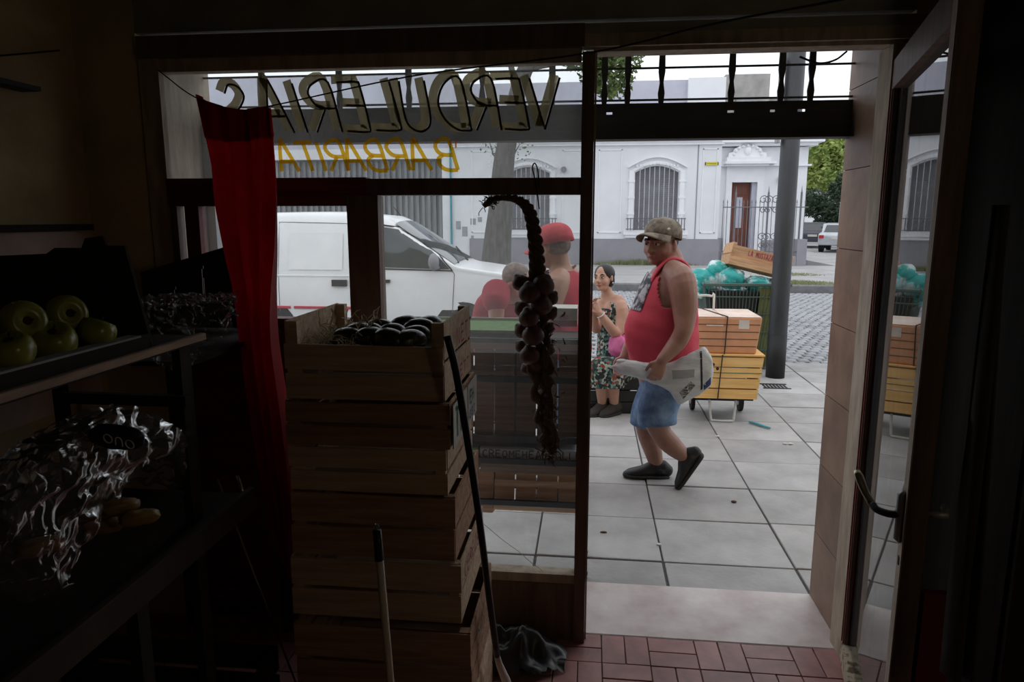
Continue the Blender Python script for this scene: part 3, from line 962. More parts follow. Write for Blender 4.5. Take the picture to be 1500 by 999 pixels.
MB().span(WX0, WX1 + .12, YW - .12, YW + .1, 3.63, 3.69).span(WX0 - .2, WX1 + .25, YW - .3, YW + .4, 4.38, 4.50).span(WX0 - .2, WX1 + .45, YW - .45, YW + .4, 4.50, 4.66).build('cornice', 'white_trim', wg)
MB().span(dx0 - .22, dx0, YW - .12, YW, 0, 3.02).span(dx1 + .22, dx1 + .46, YW - .12, YW, 0, 3.02).span(dx0 - .22, dx1 + .46, YW - .12, YW, 3.02, 3.62).build('door_surround', 'white_trim', wg)
MB().span(dx0 - .3, dx1 + .55, YW - .4, YW, 3.62, 3.70).span(dx0 - .35, dx1 + .8, YW - .5, YW, 3.70, 3.80).span(dx0 - .30, dx1 + .6, YW - .45, YW, 3.80, 3.95).build('door_entablature', 'white_trim', wg)
mb = MB()
cx = (dx0 + dx1) / 2 + .12
prof = [(-.72, 3.95), (-.70, 4.12), (-.55, 4.15), (-.50, 4.28), (-.34, 4.36), (-.2, 4.50), (-.08, 4.55), (0, 4.72), (.08, 4.55), (.2, 4.50), (.34, 4.36), (.50, 4.28), (.55, 4.15), (.70, 4.12), (.72, 3.95)]
mb.prism([(cx + a, b) for a, b in prof], 1, YW - .30, YW - .15)
for k in range(9):
    t = math.pi * (k + .5) / 9
    mb.ell((cx + .52 * math.cos(t), YW - .32, 4.0 + .38 * math.sin(t)), (.06, .05, .06), nu=8, nv=6)
mb.ell((cx, YW - .33, 4.18), (.13, .07, .16), nu=10, nv=6)
fixn(mb.build('carved_crest', 'white_trim', wg))
dr = MB().span(dx0 + .02, dx1 + .02, YW + .25, YW + .31, .35, 3.0).build('door', 'door_wood', wg)
for (a, b, c, d) in ((.12, .36, .5, 1.1), (.42, .66, .5, 1.1), (.12, .66, 2.55, 2.9)):
    MB().span(dx0 + a, dx0 + b, YW + .235, YW + .25, c, d).build('door_panel', 'door_wood', dr)
MB().span(dx0 + .27, dx0 + .5, YW + .23, YW + .25, 1.25, 2.45).build('door_pane', 'lilac_wall', dr)
MB().span(dx1 + .04, dx1 + .22, YW + .02, YW + .3, 0, 3.02).build('door_reveal', 'lilac_wall', wg)
MB().span(dx0 - .4, dx1 + .6, YW - .9, YW, 0, .34).build('step', 'grey_base', wg)
MB().box((7.35, YW - .1, 3.10), (.16, .16, .2)).tube([(7.35, YW, 3.1), (7.35, YW - .12, 3.1)], .03, n=6).build('wall_lamp', 'black', wg)
# ironwork in front of it
fe = thing('iron_railing', 'spiked iron railing and gate in front of the carved doorway', 'railing', (6.5, YB + .1, 0))
mb = MB()
def fx(px): return at(px, 350, YB + .1).x
x = fx(1057)
xe = fx(1181)
k = 0
while x < xe:
    big = k % 8 == 3
    mb.tube([(x, YB + .1, .30), (x, YB + .1, 2.15 if not big else 2.5)], .012 if not big else .035, n=5)
    mb.tube([(x, YB + .1, 2.15 if not big else 2.5), (x, YB + .1, 2.27 if not big else 2.72)], [.022, .002], n=5)
    x += .135; k += 1
mb.tube([(fx(1057), YB + .1, 2.0), (xe, YB + .1, 2.0)], .018, n=5).tube([(fx(1057), YB + .1, .5), (xe, YB + .1, .5)], .02, n=5)
tag(mb.build('railing_bars', 'iron_grey', fe), kind='stuff')
mb = MB()
for cx_ in (fx(1115), fx(1122), fx(1133)):
    for (zc, rr) in ((2.25, .16), (1.9, .13), (1.0, .15), (.7, .12)):
        pts = [(cx_ + (rr * (1 - t / 11)) * math.cos(t), YB + .08, zc + (rr * (1 - t / 11)) * math.sin(t)) for t in [i * .7 for i in range(13)]]
        mb.tube(pts, .014, n=4)
mb.build('scrollwork', 'iron_grey', fe)
MB().span(fx(1057), xe - .31, YB + .02, YB + .2, 0, .34).build('plinth', 'grey_base', fe)
MB().span(xe - .30, xe + .02, YB + .02, YB + .5, 0, .92).build('pier', 'grey_base', fe)
# upper storeys set back
up = thing('upper_storey', 'pale set back upper storey wall above the white house', 'building', (3, 31, 4))
MB().span(-6, 5.0 - .0, 31, 31.4, 4, 7.28).build('wall', 'lilac_wall', up)
MB().span(3.9, 5.4, 30.7, 31.4, 4, 7.3).build('wall_return', 'white_wall', up)
tk = thing('roof_block', 'rough bare concrete block on the roof of the white house', 'roof structure', (6.3, 31, 4))
MB().span(5.42, 7.2, 31, 32.5, 4, 7.45).build('block', 'concrete', tk)
MB().span(5.9, 6.5, 30.8, 31, 4, 6.3).build('chimney', 'brick_red', tk)
MB().span(5.85, 6.55, 30.75, 31, 6.3, 6.45).build('chimney_cap', 'shutter', tk)
MB().span(7.2, 8.3, 32, 33, 4, 6.7).build('wall', 'concrete', tk)

# ------------------------------------------------------------------ trees
def leaves(mb, c, rad, n, size, seed, flat=1.0):
    r = random.Random(seed)
    for _ in range(n):
        d = Vector((r.gauss(0, 1), r.gauss(0, 1), r.gauss(0, 1))).normalized()
        q = r.uniform(.55, 1.05) ** .7
        k = 1 + .35 * noise.noise(d * 2.3 + Vector((seed, 0, 0)))
        p = Vector(c) + Vector((d.x * rad[0], d.y * rad[1], d.z * rad[2])) * q * k
        s = size * r.uniform(.6, 1.3)
        a = Vector((r.gauss(0, 1), r.gauss(0, 1), r.gauss(0, .6))).normalized() * s
        b = a.cross(Vector((r.gauss(0, 1), r.gauss(0, 1), r.gauss(0, 1)))).normalized() * s * .5
        mb.add([p - a, p - b, p + a, p + b], [(0, 1, 2, 3)])
tr = thing('street_tree', 'leaning grey-barked street tree on the far pavement before the white house', 'tree', (-1.45, 18.7, 0))
def T(px, py): return at(px, py, 18.7)
trunk = [T(726, 398), T(727, 380), T(730, 340), T(734, 300), T(737, 250), T(742, 212), T(752, 170), T(762, 120), T(790, 60)]
trunk[0].z = 0
trunk = bez(trunk, 3)
nT = len(trunk)
rr = [.42 * (1 - i / nT) ** 1.5 * .6 + .19 for i in range(nT)]
MB().tube(trunk, rr, n=14).build('trunk', 'bark', tr, smooth=True)
mb = MB()
mb.tube(bez([trunk[-3], T(830, 90), T(900, 80), T(925, 95)], 4), [.09, .08, .08, .07, .07, .06, .06, .05, .05, .04, .04, .03, .02], n=7)
mb.tube(bez([trunk[-5], T(740, 70), T(700, 0)], 4), [.10, .09, .08, .07, .07, .06, .05, .04, .03], n=7)
mb.tube([trunk[14], T(722, 225), T(716, 205)], [.03, .02, .01], n=5)
mb.tube([trunk[14], T(752, 228), T(762, 210)], [.03, .02, .01], n=5)
mb.build('branch', 'bark', tr, smooth=True)
mb = MB()
leaves(mb, T(893, 100), (.62, .8, .75), 1300, .085, 5)
leaves(mb, T(872, 70), (.9, 1.0, .8), 1200, .085, 15)
leaves(mb, T(926, 85), (.28, .4, .35), 180, .07, 25)
leaves(mb, T(780, -40), (2.4, 2.0, 1.3), 2600, .10, 6)
leaves(mb, T(718, 212), (.28, .2, .35), 40, .05, 7)
leaves(mb, T(765, 215), (.28, .2, .35), 40, .05, 8)
tag(mb.build('foliage', 'leaf', tr), kind='stuff')
def tree(label, x, y, h, crown, m, n, size, seed, group=None):
    t = thing('tree', label, 'tree', (x, y, 0), group=group)
    MB().tube([(x, y, -.1), (x + .1, y, h * .5), (x, y, h)], [.22, .17, .08], n=8).build('trunk', 'bark', t, smooth=True)
    mb = MB()
    for i, (dx_, dz, rr_) in enumerate(crown):
        leaves(mb, (x + dx_, y, h + dz), (rr_, rr_, rr_ * .85), n, size, seed + i)
        mb.ell((x + dx_, y, h + dz), (rr_ * .55, rr_ * .55, rr_ * .45), nu=8, nv=6)
    tag(mb.build('foliage', m, t), kind='stuff')
tree('tall bright green tree down the side street', at(1228, 200, 70).x, 70, 7, [(0, 2, 3.5), (-2.6, .5, 3), (2.6, 1, 3), (-1, -2, 2.6), (2, -2.3, 2.6), (4.5, -1, 2.6)], 'leaf_bright', 2600, .24, 30)
tree('dark leafy tree overhanging the parked cars by the side street wall', at(1245, 262, 42).x + .4, 42, 3.7, [(0, 0, 1.1), (-.8, -.5, .7), (.9, .3, 1.0)], 'leaf_dark', 1000, .12, 40)
tree('dark bush at the corner behind the parked cars', at(1208, 300, 50).x, 50, 2.3, [(0, 0, 1.2), (-1.0, .4, 1.1), (.7, -.6, .9)], 'leaf_dark', 1000, .13, 50)
fh = thing('distant_house', 'small pale house far down the side street', 'house', (at(1228, 320, 62).x, 62, 0))
xx = at(1228, 320, 62).x
MB().span(xx - 1.6, xx + 3.0, 62, 66, 0, 3.6).build('wall', 'white_wall', fh)
MB().span(xx + .6, xx + 1.2, 61.9, 62, 1.2, 2.4).build('window', 'black', fh)
MB().span(xx - 1.8, xx + 3.2, 61.8, 66.2, 3.6, 3.8).build('roof', 'shutter', fh)
lp = thing('street_lamp', 'tall white lamp post down the side street', 'lamp post', (at(1237, 260, 44).x, 44, 0))
xx = at(1237, 260, 44).x
MB().tube([(xx, 44, 0), (xx + .05, 44, 7.1)], [.16, .13], n=8).build('post', 'white_tube', lp, smooth=True)
MB().box((xx + .05, 44, 7.16), (.4, .4, .14)).build('lamp_head', 'galv', lp)
an = thing('aerial_mast', 'thin aerial mast rising behind the far roofs', 'mast', (at(1252, 140, 60).x, 60, 0))
xx = at(1252, 140, 60).x
MB().tube([(xx, 60, 0), (xx, 60, at(1252, 112, 60).z)], .05, n=5).build('mast', 'iron', an)
# ------------------------------------------------------------------ parked cars far away
def small_car(label, x, y, rz, body, group=None, L=4.2):
    t = thing('parked_car', label, 'car', (x, y, -.06), rz, group)
    W2 = .84
    prof = [(-L / 2, .35), (-L / 2, .85), (-L / 2 + .15, .95), (-L / 2 + .7, 1.0), (L / 2 - 1.2, .95), (L / 2 - .1, .78), (L / 2, .55), (L / 2, .3)]
    o = fixn(MB().prism(prof, 1, -W2, W2).build('body', body, t, world=False))
    bv = o.modifiers.new('bevel', 'BEVEL'); bv.width = .08; bv.segments = 3
    cab = [(-L / 2 + .25, .95), (-L / 2 + .75, 1.42), (.3, 1.46), (L / 2 - 1.1, .95)]
    o = fixn(MB().prism(cab, 1, -W2 + .12, W2 - .12).build('roof', body, t, world=False))
    g = MB()
    g.prism([(-L / 2 + .45, 1.0), (-L / 2 + .85, 1.34), (.22, 1.37), (L / 2 - 1.3, 1.0)], 1, -W2 + .10, W2 - .10)
    fixn(g.build('side_window', 'car_glass', t, world=False))
    a, b = Vector((-L / 2 + .33, 0, 1.0)), Vector((-L / 2 + .70, 0, 1.36))
    MB().add([(a.x - .03, -.62, a.z), (a.x - .03, .62, a.z), (b.x - .03, .55, b.z), (b.x - .03, -.55, b.z)], [(0, 1, 2, 3)]).build('rear_window', 'car_glass', t, world=False)
    MB().box((-L / 2 - .03, 0, .5), (.12, 1.6, .22)).build('bumper', body, t, world=False)
    for s in (-1, 1):
        MB().box((-L / 2 - .005, s * .68, .78), (.06, .22, .16)).build('tail_lamp', 'lamp_red', t, world=False)
    MB().box((-L / 2 - .01, 0, .72), (.03, .5, .12)).build('number_plate', 'paper', t, world=False)
    for sx_ in (-L / 2 + .75, L / 2 - .8):
        for s in (-1, 1):
            w = MB().tube([(sx_, s * (W2 - .2), .32), (sx_, s * (W2 + .01), .32)], .32, n=16).build('wheel', 'rubber', t, world=False)
            MB().tube([(sx_, s * (W2 - .0), .32), (sx_, s * (W2 + .02), .32)], .19, n=12).build('hub', 'galv', w, world=False)
    return t
p = atz(1222, 361, -.06)
small_car('silver hatchback parked down the side street, seen from the rear', at(1219, 350, 38.5).x + .45, 38.5, R(65), 'car_silver')
small_car('dark car parked beyond the silver hatchback', at(1196, 345, 43).x, 44, R(75), 'car_dark')

# ================================================================== THINGS OUTSIDE
# ------------------------------------------------------------------ white van
van = thing('van', 'white panel van parked at the near kerb, nose to the right', 'van', (-2.95, 9.7, -.145))
VX0, VX1, VY = -2.05, 2.05, .80
def vst(x):
    """half section of the body at x: belt height, roof height, half widths"""
    rear = max(0, (-x - 1.75) / .3)
    zr = 1.84 - .10 * rear ** 2 - .03 * ((x + .7) / 1.3) ** 2
    if x > -.15: zr = 1.815 - (x + .15) ** 1.35 * .10 * 1.0
    if x > .32:
        zr = 1.76 - (x - .32) * .655
    if x > 1.25:
        zr = 1.15 - (x - 1.25) * .13 - max(0, x - 1.8) ** 2 * 2.2
    zb = 1.10 if x < 1.1 else 1.10 - (x - 1.1) * .16
    zb = min(zb, zr - .04)
    w = VY - .10 * max(0, (x - 1.2) / .85) ** 2 - .04 * rear
    wr = w - .13 * min(1, (zr - zb) / .65)
    return zb, zr, w, wr
def vring(x):
    zb, zr, w, wr = vst(x)
    pts = [(w * .85, .20), (w * .97, .26), (w * 1.0, .45), (w * 1.015, .62), (w * 1.01, .85), (w * .995, zb), (w * .99 * .6 + wr * .4, zb + (zr - zb) * .4), (wr + .015, zb + (zr - zb) * .80), (wr - .03, zb + (zr - zb) * .93), (wr - .12, zr - .01 * (zr - zb)), (wr * .5, zr + .012), (0, zr + .02)]
    full = [(-a, b) for a, b in pts] + [(a, b) for a, b in reversed(pts[:-1])]
    return [Vector((x, -a if False else a, b)) for a, b in full]
xs = [-2.05, -2.03, -1.95, -1.8, -1.5, -1.1, -.7, -.3, -.1, .1, .25, .35, .5, .7, .9, 1.1, 1.22, 1.3, 1.45, 1.6, 1.75, 1.88, 1.97, 2.03, 2.05]
rings = [vring(x) for x in xs]
for k, f in ((0, .93), (-1, .9)):
    for v in rings[k]:
        v.y *= f; v.z = .75 + (v.z - .75) * f
m_ = len(rings[0])
mb = MB()
fs = []
arch = [(-1.33, .33), (1.33, .33)]
for i in range(len(rings) - 1):
    for k in range(m_ - 1):
        fs.append((i * m_ + k, i * m_ + k + 1, (i + 1) * m_ + k + 1, (i + 1) * m_ + k))
fs.append(tuple(range(m_))); fs.append(tuple(reversed(range((len(rings) - 1) * m_, len(rings) * m_))))
fs_under = [(i * m_, (i + 1) * m_, (i + 1) * m_ + m_ - 1, i * m_ + m_ - 1) for i in range(len(rings) - 1)]
mb.add([v for r_ in rings for v in r_], fs + fs_under)
vb = fixn(mb.build('body', 'car_white', van, world=False, smooth=True))
def vy(x, z):
    """outer half width of the van at x, z"""
    r_ = vring(x)[m_ // 2:]
    r_ = sorted([(p.z, abs(p.y)) for p in r_])
    for (z0_, y0_), (z1_, y1_) in zip(r_, r_[1:]):
        if z0_ <= z <= z1_:
            return y0_ + (y1_ - y0_) * (z - z0_) / max(1e-6, z1_ - z0_)
    return r_[-1][1]
def vpatch(name, m, poly, off=.012, sides=(-1,), par=van, th=.004):
    for s in sides:
        cx = sum(p[0] for p in poly) / len(poly); cz = sum(p[1] for p in poly) / len(poly)
        # fan of small quads so that it follows the curved side
        mb = MB()
        n = len(poly)
        dense = []
        for i in range(n):
            a, b = poly[i], poly[(i + 1) % n]
            for k in range(4): dense.append((a[0] + (b[0] - a[0]) * k / 4, a[1] + (b[1] - a[1]) * k / 4))
        n = len(dense)
        vs = []
        for t in (1, .66, .33):
            for (x, z) in dense:
                xx_, zz_ = cx + (x - cx) * t, cz + (z - cz) * t
                vs.append((xx_, s * (vy(xx_, zz_) + off), zz_))
        vs.append((cx, s * (vy(cx, cz) + off), cz))
        f = []
        for r_ in (0, 1):
            for k in range(n): f.append((r_ * n + k, r_ * n + (k + 1) % n, (r_ + 1) * n + (k + 1) % n, (r_ + 1) * n + k))
        for k in range(n): f.append((2 * n + k, 2 * n + (k + 1) % n, 3 * n))
        mb.add(vs, f)
        o = mb.build(name, m, par, world=False, smooth=True)
    return o
def vline(name, m, pts, w=.006, off=.004, par=van):
    P = []
    for a, b in zip(pts, pts[1:]):
        for k in range(5): P.append((a[0] + (b[0] - a[0]) * k / 5, a[1] + (b[1] - a[1]) * k / 5))
    P.append(pts[-1])
    mb = MB().tube([(x, -(vy(x, z) + off), z) for x, z in P], w, n=5)
    return mb.build(name, m, par, world=False)
vpatch('side_window', 'car_glass', [(.22, 1.14), (1.16, 1.12), (1.02, 1.27), (.72, 1.50), (.50, 1.62), (.24, 1.66)], sides=(-1, 1))
vline('window_seal', 'rubber', [(.19, 1.12), (1.2, 1.10), (1.04, 1.27), (.74, 1.52), (.50, 1.65), (.2, 1.69), (.19, 1.12)], w=.009, off=.008)
# windscreen
wsx = [.40, .6, .8, 1.0, 1.2]
mb = MB()
vs = []
for x in wsx:
    zb, zr, w, wr = vst(x)
    for k in range(7):
        t = -1 + k / 3
        half = (wr - .06)
        vs.append((x + .012, t * half, zr + .03 - (.035 * abs(t) ** 3)))
f = [(i * 7 + k, i * 7 + k + 1, (i + 1) * 7 + k + 1, (i + 1) * 7 + k) for i in range(len(wsx) - 1) for k in range(6)]
mb.add(vs, f).build('windscreen', 'car_glass', van, world=False, smooth=True)
vline('door_seam', 'iron_grey', [(.16, .35), (.16, 1.72)], .005)
vline('door_seam', 'iron_grey', [(1.18, .40), (1.22, 1.06), (1.05, 1.27)], .005)
vline('door_seam', 'iron_grey', [(-.17, .32), (-.17, 1.70), (-1.15, 1.72), (-1.15, .32)], .004)
vline('body_crease', 'car_white', [(-1.95, 1.02), (.1, 1.02)], .012, .0)
vpatch('pressed_panel', 'car_white', [(-1.0, 1.10), (-.27, 1.10), (-.27, 1.58), (-1.0, 1.58)], off=.010)
vline('side_stripe', 'red_stripe', [(-1.9, .60), (-1.0, .60)], .022, .0)
vline('side_stripe', 'red_stripe', [(-.95, .60), (.1, .60)], .022, .0)
MB().box((-.31, -(vy(-.31, .92) + .02), .93), (.20, .04, .085)).build('sliding_door_handle', 'black_plastic', van, world=False)
MB().box((.30, -(vy(.3, .95) + .02), .96), (.14, .03, .04)).build('door_handle', 'black_plastic', van, world=False)
MB().ell((.98, -(VY + .13), 1.22), (.07, .10, .11), nu=12, nv=8).tube([(1.02, -VY + .02, 1.13), (.98, -VY - .1, 1.16)], .025, n=6).build('wing_mirror', 'shutter', van, world=False, smooth=True)
MB().tube([(.32, 0, 1.80), (.22, 0, 1.92)], .006, n=5).build('aerial', 'black', van, world=False)
MB().tube([(1.22, -.5, 1.19), (.98, -.1, 1.37)], .012, n=5).tube([(1.24, .1, 1.19), (1.0, .5, 1.36)], .012, n=5).build('wiper', 'black', van, world=False)
MB().ell((1.93, -.62, .80), (.14, .13, .11), nu=12, nv=8).build('headlamp', 'car_glass', van, world=False, smooth=True)
MB().span(1.75, 2.09, -.80, .80, .28, .52, ch=.04).build('bumper', 'shutter', van, world=False)
for x in (-1.33, 1.33):
    for s in (-1, 1):
        ya = s * (VY + .022)
        w = MB().tube([(x, s * (VY - .22), .30), (x, ya - s * .012, .30)], .40, n=24).build('wheel_arch', 'black', van, world=False)
        w = MB().tube([(x, s * (VY - .2), .30), (x, ya, .30)], .30, n=24).build('wheel', 'rubber', van, world=False, smooth=False)
        MB().tube([(x, ya - s * .01, .30), (x, ya + s * .012, .30)], [.19, .15], n=16).build('hub_cap', 'galv', w, world=False)

# ------------------------------------------------------------------ lamp pole by the kerb
P0 = atz(1135, 552)
pb = MB().tube([(P0.x, P0.y, 0), (P0.x, P0.y, .42), (P0.x, P0.y, 5.5)], [.092, .092, .086], n=24).build('pole', 'pole_dark', None, smooth=True)
pb.data.materials[0] = MATS['pole_dark']
pl = thing('street_pole', 'thick dark grey steel pole at the pavement edge beside the rubbish basket', 'pole', (P0.x, P0.y, 0))
pb.parent = pl; pb.location = (0, 0, 0)
for v in pb.data.vertices: v.co.x -= P0.x; v.co.y -= P0.y
pb.name = 'post'
MB().tube([(P0.x, P0.y, 0), (P0.x, P0.y, .45)], .0945, n=24).build('painted_foot', 'pole_band', pl, smooth=True)
MB().box((P0.x - .13, P0.y - .02, 2.75), (.03, .09, .8)).build('bracket_box', 'galv', pl)
gr = MB()
gc = atz(1135, 566)
for k in range(7):
    gr.span(gc.x - .11 + k * .033, gc.x - .095 + k * .033, gc.y - .08, gc.y + .08, .0, .006)
gr.span(gc.x - .13, gc.x + .13, gc.y - .10, gc.y - .08, 0, .006).span(gc.x - .13, gc.x + .13, gc.y + .08, gc.y + .10, 0, .006)
tag(gr.build('drain_grate', 'pole_band'), 'small rusty drain grate set in the pavement in front of the grey pole', 'drain')
p, q = atz(1098, 620), atz(1128, 629)
lt = MB().tube([(p.x, p.y, .012), ((p.x + q.x) / 2, (p.y + q.y) / 2, .014), (q.x, q.y, .012)], [.014, .017, .012], n=8, flat=[.006, .008, .006])
o = tag(lt.build('plastic_strip', 'teal_plain', smooth=True), 'thin blue-green plastic strip lying on the pavement slabs', 'litter')
for k, (px, py) in enumerate(((1051, 640), (1150, 651), (1158, 651), (884, 781), (965, 799), (1075, 736))):
    w = atz(px, py)
    a, b = rnd.uniform(.012, .02), rnd.uniform(.006, .012)
    lab = ['white bottle cap on a slab joint behind the walking man', 'small white paper scrap by the doorway side of the slabs', 'second small white scrap beside the first', 'little twig and leaf on the grey slab near the rack leg', 'pale pebble in the slab joint', 'small twist of dry weed on the pavement']
    tag(MB().ell((w.x, w.y, .006), (a, b, .006), nu=8, nv=5).build('litter_scrap', ['tape', 'tape', 'tape', 'husk', 'tape', 'husk'][k]), lab[k], 'litter')

# ------------------------------------------------------------------ rubbish basket with bags and a crate on top
BX, BY = 1.66, 7.95
bn = thing('rubbish_basket', 'large green wire mesh rubbish basket by the kerb, heaped with bags', 'bin', (BX, BY, 0))
def brect(z):
    t = z / .93
    return .31 + .13 * t, .24 + .12 * t
mb = MB()
for z in (.02, .22, .42, .62, .80, .93):
    a, b = brect(z)
    mb.tube([(BX - a, BY - b, z), (BX + a, BY - b, z), (BX + a, BY + b, z), (BX - a, BY + b, z), (BX - a, BY - b, z)], .007 if z < .9 else .018, n=5)
tag(mb.build('frame_hoops', 'bin_mesh', bn))
mb = MB()
a0, b0 = brect(0); a1, b1 = brect(.93)
for k in range(25):
    t = -1 + 2 * k / 24
    for s in (-1, 1):
        mb.tube([(BX + a0 * t, BY + s * b0, .02), (BX + a1 * t, BY + s * b1, .93)], .0035, n=4)
        mb.tube([(BX + s * a0, BY + b0 * t, .02), (BX + s * a1, BY + b1 * t, .93)], .0035, n=4)
tag(mb.build('wire_mesh', 'bin_mesh', bn), kind='stuff')
mb = MB()
def fr(z0, z1, k, x0=-1, x1=1):
    a0, b0 = brect(z0); a1, b1 = brect(z1)
    return [(BX + a0 * k * x0, BY - b0 * k, z0), (BX + a0 * k * x1, BY - b0 * k, z0), (BX + a0 * k * x1, BY + b0 * k, z0), (BX + a0 * k * x0, BY + b0 * k, z0),
            (BX + a1 * k * x0, BY - b1 * k, z1), (BX + a1 * k * x1, BY - b1 * k, z1), (BX + a1 * k * x1, BY + b1 * k, z1), (BX + a1 * k * x0, BY + b1 * k, z1)]
mb.add(fr(.03, .90, .96, .35, 1), [(0, 1, 5, 4), (1, 2, 6, 5), (2, 3, 7, 6), (3, 0, 4, 7), (0, 3, 2, 1)])
mb.build('olive_lining', 'bin_green', bn)
mb = MB()
mb.add(fr(.03, .86, .90, -1, .33), [(0, 1, 5, 4), (1, 2, 6, 5), (2, 3, 7, 6), (3, 0, 4, 7), (0, 3, 2, 1), (4, 5, 6, 7)])
mb.build('dark_contents', 'black_plastic', bn)
def lumpy(c, r, seed, rz=0.0, ry=0.0, nu=26, nv=16, amp=.18, sc=3.0):
    mb = MB()
    M = Matrix.Rotation(rz, 3, 'Z') @ Matrix.Rotation(ry, 3, 'Y')
    off = Vector((seed * 3.1, seed * 1.7, 0))
    def fn(d):
        e = Vector((abs(d.x) ** .7 * math.copysign(1, d.x), abs(d.y) ** .7 * math.copysign(1, d.y), abs(d.z) ** .8 * math.copysign(1, d.z)))
        k = e.length
        return k * (1 + amp * noise.noise(d * sc + off) + amp * .4 * noise.noise(d * sc * 3 + off))
    mb.ell(c, r, M=M, nu=nu, nv=nv, fn=fn)
    return mb
bags = [((1030, 412), .17, .14, .13, 'teal and white refuse bag at the left end of the basket, behind the man', 0, 0),
        ((1052, 397), .12, .11, .10, 'upright teal and white bag topmost on the left of the heap', .3, .4),
        ((1072, 408), .13, .12, .11, 'rounded teal bag on the heap below the left end of the crate', -.4, .2),
        ((1073, 432), .17, .12, .075, 'long flat teal bag over the front rim of the basket', .1, 0),
        ((1110, 416), .13, .10, .08, 'dark teal bag directly below the wooden crate', .2, .1),
        ((1120, 433), .17, .11, .075, 'teal bag hanging over the right end of the basket rim', .1, .12),
        ((1035, 428), .12, .12, .07, 'low teal bag at the back left inside the basket rim', .2, 0)]
for i, ((px, py), a, b, c, lab, rz, ry) in enumerate(bags):
    w = at(px, py, BY - .12 + (.1 if i in (0, 1, 6) else 0))
    tag(lumpy(w, (a, b, c), i + 1, rz, ry).build('refuse_bag', 'teal', smooth=True), lab, 'bag', 'teal refuse bags heaped in the wire basket')

# ------------------------------------------------------------------ wooden crates
def crate(name, label, w, d, h, loc, rot, woodm='crate_wood', nslat=2, end_raise=.0, group=None, post=.025, sl_h=None, floor=True, endn=None, dark=None):
    """fruit crate: w along x, d along y; boards nailed to four corner posts; ends raised by end_raise"""
    t = thing(name, label, 'crate', loc, rot=rot, group=group)
    ph = h + end_raise
    pm = MB().box((0, 0, 0), (post, post, ph - .004), ch=.001).build('corner_post', dark or woodm, t, world=False)
    pm.location = (-w / 2 + post / 2 + .007, -d / 2 + post / 2 + .007, ph / 2)
    for sx_, sy_ in ((1, -1), (1, 1), (-1, 1)):
        inst(pm, 'corner_post', t, (sx_ * (w / 2 - post / 2 - .007), sy_ * (d / 2 - post / 2 - .007), ph / 2))
    gap = .012
    sh = sl_h or (h - gap * (nslat - 1)) / nslat
    a = MB().box((0, 0, 0), (w, .007, sh), ch=.001).build('slat', woodm, t, world=False)
    k0 = True
    pitch = (h - sh) / max(1, nslat - 1) if nslat > 1 else 0
    for s in (-1, 1):
        for k in range(nslat):
            l = (rnd.uniform(-.003, .003), s * (d / 2 - .0035), sh / 2 + k * pitch)
            r_ = (0, rnd.uniform(-.006, .006), 0)
            if k0: a.location = l; a.rotation_euler = r_; k0 = False
            else: inst(a, 'slat', t, l, r_)
    en = endn or nslat
    eh = (ph - gap * (en - 1)) / en
    ep = (ph - eh) / max(1, en - 1) if en > 1 else 0
    b = MB().box((0, 0, 0), (.007, d - .016, eh), ch=.001).build('end_slat', woodm, t, world=False)
    k0 = True
    for s in (-1, 1):
        for k in range(en):
            l = (s * (w / 2 - .0035), rnd.uniform(-.003, .003), eh / 2 + k * ep)
            if k0: b.location = l; k0 = False
            else: inst(b, 'end_slat', t, l)
    if floor:
        nb_ = 4
        fw = (d - .02 - .012 * (nb_ - 1)) / nb_
        c = MB().box((0, 0, 0), (w - .02, fw, .006), ch=.001).build('bottom_board', woodm, t, world=False)
        for k in range(nb_):
            l = (0, -d / 2 + .01 + fw / 2 + k * (fw + .012), .004)
            if k == 0: c.location = l
            else: inst(c, 'bottom_board', t, l)
    return t
def stencil(parent, text, O, U, V, N, m, w, name='lettering'):
    mb = MB()
    x = 0.0
    for ch in text:
        if ch != ' ':
            for st in ST[ch]:
                band(mb, st, w, Vector(O) + Vector(U) * x, Vector(U), Vector(V), Vector(N), .0012)
        x += .55 if ch == 'I' else 1.25
    return mb.build(name, m, parent, world=False)
cB = at(1101, 383, BY)
ct = crate('wooden_crate', 'empty orange-brown fruit crate lying tilted on top of the teal bags', .66, .36, .21, (cB.x + .02, cB.y - .02, cB.z - .105), (R(-6), R(13.5), R(3)), 'crate_orange', 2, .03, post=.03, sl_h=.088)
stencil(ct, 'LA MUSTAZA', (-.13, -.182, .13), (.022, 0, 0), (0, 0, .055), (0, -1, 0), 'ink_red', .007)
for a in ct.children:
    if a.name.startswith('lettering'): a.location = (-.02, 0, 0)

# ------------------------------------------------------------------ hand truck with two boxes
HX, HY = 1.10, 5.85
ht = thing('hand_truck', 'folding white tube hand truck standing under the two strapped boxes', 'trolley', (HX, HY, 0))
MB().tube(bez([(.98, 5.62, .20), (1.0, 5.62, .03), (1.03, 5.61, .012), (1.15, 5.61, .012), (1.18, 5.62, .03), (1.19, 5.62, .22)], 4), .010, n=8).build('front_stand', 'white_tube', ht, smooth=True)
l, r_ = at(1020, 450, 6.02).x, at(1046, 450, 6.02).x
zt_ = at(1030, 434, 6.02).z
MB().tube(bez([(l, 6.06, .12), (l, 6.04, zt_ - .05), (l + .02, 6.04, zt_), (r_ - .02, 6.04, zt_), (r_, 6.04, zt_ - .05), (r_, 6.06, .12)], 4), .010, n=8).build('handle_frame', 'white_tube', ht, smooth=True)
MB().span(.88, 1.32, 5.60, 6.02, .185, .20).build('load_plate', 'black', ht)
